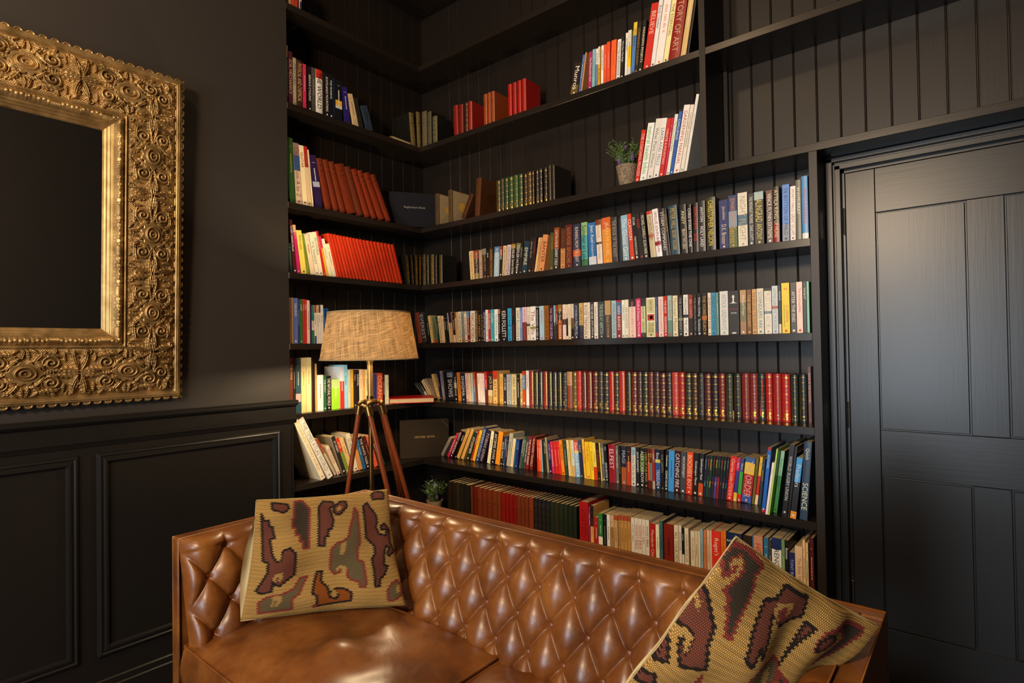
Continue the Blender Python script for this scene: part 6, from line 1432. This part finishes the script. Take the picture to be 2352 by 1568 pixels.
PR = [('D', [(-0.015, 0.927), (0.01, 0.98), (0.085, 0.993), (0.185, 0.979), (0.168, 0.939), (0.196, 0.898), (0.21, 0.848), (0.208, 0.803), (0.213, 0.721), (0.185, 0.718), (0.156, 0.773), (0.149, 0.793), (0.128, 0.792), (0.119, 0.827), (0.073, 0.843), (0.08, 0.856), (0.095, 0.907), (0.101, 0.933), (0.065, 0.963), (0.033, 0.936), (0.043, 0.912), (0.057, 0.912), (0.059, 0.932), (0.07, 0.931), (0.056, 0.897), (0.045, 0.891), (0.04, 0.879)]), ('C', [(0.043, 0.912), (0.034, 0.935), (0.065, 0.963), (0.091, 0.942), (0.091, 0.91), (0.083, 0.892), (0.066, 0.888), (0.075, 0.924), (0.068, 0.936), (0.055, 0.932), (0.054, 0.911)]), ('M', [(0.284, 0.886), (0.334, 0.911), (0.348, 0.968), (0.497, 0.972), (0.527, 0.897), (0.479, 0.865), (0.428, 0.829), (0.377, 0.861), (0.353, 0.852), (0.388, 0.785), (0.408, 0.713), (0.361, 0.744), (0.37, 0.677), (0.319, 0.688), (0.293, 0.772)]), ('C', [(0.419, 0.833), (0.372, 0.871), (0.38, 0.891), (0.416, 0.909), (0.434, 0.868), (0.444, 0.883), (0.438, 0.931), (0.353, 0.903), (0.349, 0.868)]), ('D', [(0.385, 0.881), (0.411, 0.9), (0.425, 0.871), (0.403, 0.854)]), ('M', [(-0.024, 0.787), (0.004, 0.807), (0.038, 0.788), (0.128, 0.717), (0.142, 0.654), (0.201, 0.578), (0.094, 0.535), (0.051, 0.575), (0.026, 0.636), (0.08, 0.584), (0.071, 0.65), (0.036, 0.657), (-0.026, 0.631), (0.016, 0.557), (0.045, 0.514), (0.0, 0.48), (-0.023, 0.62), (-0.039, 0.761)]), ('C', [(-0.031, 0.774), (0.039, 0.722), (0.026, 0.768), (0.012, 0.757), (-0.006, 0.783), (-0.029, 0.785)]), ('C', [(-0.022, 0.626), (0.038, 0.654), (0.073, 0.648), (0.082, 0.581), (0.059, 0.599), (0.047, 0.633), (0.02, 0.603), (0.082, 0.535), (0.052, 0.522), (0.016, 0.57)]), ('P', [(0.46, 0.511), (0.421, 0.626), (0.45, 0.678), (0.518, 0.709), (0.573, 0.686), (0.615, 0.608), (0.579, 0.597), (0.516, 0.632), (0.598, 0.549), (0.631, 0.497), (0.481, 0.457)]), ('C', [(0.489, 0.646), (0.517, 0.669), (0.558, 0.63), (0.586, 0.575), (0.567, 0.57)]), ('M', [(0.58, 0.688), (0.581, 0.781), (0.562, 0.887), (0.611, 0.887), (0.594, 0.785), (0.58, 0.696)]), ('D', [(0.678, 0.808), (0.656, 0.853), (0.662, 0.901), (0.749, 0.963), (0.911, 0.964), (0.913, 0.944), (0.875, 0.867), (0.851, 0.793), (0.785, 0.727), (0.783, 0.772), (0.827, 0.895), (0.751, 0.937), (0.71, 0.91), (0.684, 0.855), (0.72, 0.839), (0.713, 0.816)]), ('M', [(0.685, 0.807), (0.663, 0.855), (0.689, 0.897), (0.724, 0.902), (0.762, 0.873), (0.727, 0.835)]), ('D', [(0.587, 0.661), (0.667, 0.638), (0.787, 0.573), (0.708, 0.552)]), ('M', [(-0.01, 0.4), (0.05, 0.435), (0.098, 0.386), (0.005, 0.36)]), ('M', [(-0.051, 0.808), (-0.046, 0.845), (-0.037, 0.882), (-0.026, 0.837)]), ('D', [(0.177, 0.384), (0.239, 0.47), (0.218, 0.544), (0.277, 0.465), (0.294, 0.375)])]
kilim('kilim_cushion', 'upright kilim cushion with hooked motifs in the left corner of the sofa', (0.727, -1.401, -0.497), (0.925, -1.004, -0.511), (1.119, -1.089, -0.854), (0.774, -1.479, -0.861), PL, .055, 11, -.026)
kilim('kilim_cushion', 'kilim cushion standing on its corner against the right sofa arm', (2.299, -1.332, -0.334), (2.472, -1.052, -0.544), (2.242, -1.289, -0.777), (1.981, -1.348, -0.814), PR, .045, 23, .030)

# ------------------------------------------------------------------ tripod lamp
lx, ly = .471, -.739
BRS = paint('8a6a3c', .32, 1., .15, 30.); WOODL = wood_paint('tripod_wood', '6a2c10', '8a4420', 2, .28, .1)
lamp = thing('tripod_lamp', 'lit wooden tripod lamp with tapered linen shade behind the sofa', 'lamp', (lx, ly, FZ))
n = 96; zt, zb, rt_, rb_ = .175, -.036, .184, .219
m = MB(); A = np.array([[(lx+(rt_+(rb_-rt_)*f)*cos(2*pi*k/n), ly+(rt_+(rb_-rt_)*f)*sin(2*pi*k/n), zt+(zb-zt)*f) for k in range(n+1)] for f in np.linspace(0, 1, 12)])
m.grid(A); sh = mesh_obj('lamp_shade', m, linen_mat(), lamp, True)
me = sh.data; uvl = me.uv_layers.new(name='uv'); li = np.empty(len(me.loops), int); me.loops.foreach_get('vertex_index', li)
ku = (li % (n+1))/(n)*6.0; kv = (li//(n+1))/11.*1.0; uvl.data.foreach_set('uv', np.stack([ku, kv], 1).ravel())
m = MB()
for r_, z_ in ((rt_, zt), (rb_, zb)): m.tube([(lx+r_*cos(2*pi*k/n), ly+r_*sin(2*pi*k/n), z_) for k in range(n)], .0032, 6, 0, True)
mesh_obj('shade_trim', m, paint('a08a60', .8), sh, True)
m = MB()
for k in range(3):
    a = 2*pi*k/3; m.tube([(lx+.02*cos(a), ly+.02*sin(a), .115), (lx+rt_*cos(a), ly+rt_*sin(a), zt-.006)], .0016, 6)
m.tube([(lx+.02*cos(2*pi*k/16), ly+.02*sin(2*pi*k/16), .115) for k in range(16)], .002, 6, 0, True)
mesh_obj('shade_carrier', m, BRS, sh, True)
m = MB(); m.tube([(lx, ly, -.04), (lx, ly, -.213)], .0125, 20); mesh_obj('stem', m, paint('b08a50', .3, .7), lamp, True, .8)
m = MB(); m.tube([(lx, ly, -.224), (lx, ly, -.624)], .0105, 16); m.tube([(lx, ly, -.624), (lx, ly, -.637)], .013, 16); mesh_obj('lower_rod', m, BRS, lamp, True, .8)
m = MB(); m.tube([(lx, ly, -.637), (lx+.004, ly-.006, -.85), (lx-.006, ly+.004, -1.1), (lx+.01, ly+.01, FZ+.004), (lx+.1, ly+.2, FZ+.004)], .0028, 8); mesh_obj('power_cord', m, paint('181614', .5), lamp, True)
gm, gnt, gb = newmat('bulb_glass'); gb.inputs['Emission Color'].default_value = (1, .72, .40, 1); gb.inputs['Emission Strength'].default_value = 14; gb.inputs['Base Color'].default_value = (1, .9, .8, 1)
m = MB(); m.ball((lx, ly, .010), .028, 0, (1, 1, 1.15), 16); bo = mesh_obj('bulb', m, gm, lamp, True); bo.visible_shadow = True
m = MB(); m.tube([(lx, ly, -.05), (lx, ly, -.018)], .016, 16); mesh_obj('bulb_holder', m, BRS, lamp, True, .8)
hub = MB(); hub.lathe([(.001, -.202), (.017, -.202), (.017, -.217), (.030, -.219), (.034, -.229), (.030, -.240), (.001, -.240)], (lx, ly, 0), 24)
hb = mesh_obj('hub', hub, BRS, lamp, True, .7)
feet = [(.292, -.875), (.757, -.660), (.657, -.452), (.537, -.442)]
for i, (fx, fy) in enumerate(feet):
    d = Vector((fx-lx, fy-ly, 0)).normalized(); p0 = Vector((lx, ly, -.250))+d*.050; p1 = Vector((fx, fy, FZ+.012))
    if i == 1: p0 = Vector((lx+.030, ly-.035, -.253))
    k = MB(); k.tube([Vector((lx, ly, -.227))+d*.02, Vector((p0.x, p0.y, -.234))], .008, 8); k.ball((p0.x, p0.y, -.235), .011); k.tube([(p0.x-.014, p0.y, -.235), (p0.x+.014, p0.y, -.235)], .005, 8)
    mesh_obj('leg_hinge', k, BRS, lamp, True, .7)
    g_ = MB(); ax = (p1-p0).normalized(); g_.tube([p0-ax*.004, p0+ax*.036], .0165, 16); mesh_obj('ferrule', g_, BRS, lamp, True, .8)
    l_ = MB(); l_.tube([p0+ax*.03, p0+(p1-p0)*.5, p1], [.0112, .0104, .0096], 16); mesh_obj('leg', l_, WOODL, lamp, True, .8)

# ------------------------------------------------------------------ potted lavender
GRN = [paint('55702c', .6, 0, .3, 50.), paint('6f8a58', .6, 0, .3, 50.), paint('84702c', .6, 0, .3, 50.)]
POT = None
def potted(label, x, y, z, s, seed, potcol, speck):
    rng = random.Random(seed); root = thing('potted_lavender', label, 'plant', (x, y, z))
    m = MB(); m.lathe([(.001, 0), (.033*s, 0), (.036*s, .004*s), (.050*s, .088*s), (.052*s, .096*s), (.046*s, .096*s), (.043*s, .086*s), (.001, .084*s)], (x, y, z), 40)
    mesh_obj('pot', m, speck, root, True, .7)
    m = MB(); m.lathe([(.0435*s, .085*s), (.001, .0862*s)], (x, y, z), 24); mesh_obj('soil', m, paint('2a2018', .9), root, True)
    lf = MB(); st_ = MB()
    for k in range(64):
        a = rng.uniform(0, 2*pi); r0 = rng.uniform(0, .03)*s; out = rng.uniform(.15, .85); hgt = rng.uniform(.06, .12)*s
        p = Vector((x+r0*cos(a), y+r0*sin(a), z+.085*s)); pts = [p]
        for j in range(1, 7):
            f = j/6; pts.append(p+Vector((cos(a)*out*hgt*f*f, sin(a)*out*hgt*f*f, hgt*f)))
        st_.tube(pts, .0010, 5)
        nl = 16 if k % 3 else 8
        for j in range(nl):
            f = (j+1)/nl; q = pts[min(6, int(f*6))]; b_ = rng.uniform(0, 2*pi); L_ = (.016 if k % 3 else .024)*s*rng.uniform(.7, 1.2); w_ = (.0022 if k % 3 else .007)*s
            d = Vector((cos(b_), sin(b_), rng.uniform(.1, .9))).normalized(); sd = d.cross(Vector((0, 0, 1))).normalized()*w_; nn = sd.cross(d).normalized()*w_*.4
            mid = q+d*L_*.5
            lf.add([q, mid-sd+nn, q+d*L_, mid+sd+nn, mid-nn*.2], [(0, 1, 4), (1, 2, 4), (2, 3, 4), (3, 0, 4)], 1 if not k % 3 else (2 if rng.random() < .15 else 0))
    mesh_obj('stems', st_, GRN[0], root, True)
    o = mesh_obj('foliage', lf, GRN, root); o['kind'] = 'stuff'
    fl = MB()
    for a, ln, hh in ((2.4, .02, .16), (2.0, .035, .14), (-.4, .055, .115), (3.6, .05, .11)):
        bx, by = x+ln*cos(a)*s*.7, y+ln*sin(a)*s*.7
        st = MB()
        fl.tube([(x, y, z+.09*s), (bx, by, z+hh*s*.8), (bx+.003, by, z+(hh+.035)*s)], .0009, 5, 1)
        for j in range(26):
            f = j/26; b_ = j*2.4; r_ = .006*s*(1-.5*f); fl.ball((bx+r_*cos(b_), by+r_*sin(b_), z+(hh+.038*f)*s), .0033*s, 0, (1, 1, 1.3), 6)
    mesh_obj('flower_spikes', fl, [paint('7a5a9a', .7, 0, .2, 80.), GRN[0]], root, True)
def speckled(c0, c1, sc):
    m, nt, b = newmat('pot_surface'); N = nt.nodes; L = nt.links
    tc = N.new('ShaderNodeTexCoord'); no = N.new('ShaderNodeTexNoise'); no.inputs['Scale'].default_value = sc; no.inputs['Detail'].default_value = 8
    r = N.new('ShaderNodeValToRGB'); r.color_ramp.elements[0].position = .42; r.color_ramp.elements[0].color = lin(c0)+[1]; r.color_ramp.elements[1].position = .55; r.color_ramp.elements[1].color = lin(c1)+[1]
    L.new(tc.outputs['Object'], no.inputs['Vector']); L.new(no.outputs[0], r.inputs[0]); L.new(r.outputs[0], b.inputs['Base Color']); b.inputs['Roughness'].default_value = .75; return m
potted('lavender in a rough grey pot high on the shelf beside the gardening books', 1.372, .054, .7463, 1.0, 3, '', speckled('6a5c4c', '9a8468', 150))
potted('lavender in a plain terracotta pot low in the corner behind the sofa', .025, .06, -1.0098, 1.0, 9, '', speckled('8a7058', 'a08468', 10))
for o in list(bpy.data.objects):
    if '_o' in o: del o['_o']
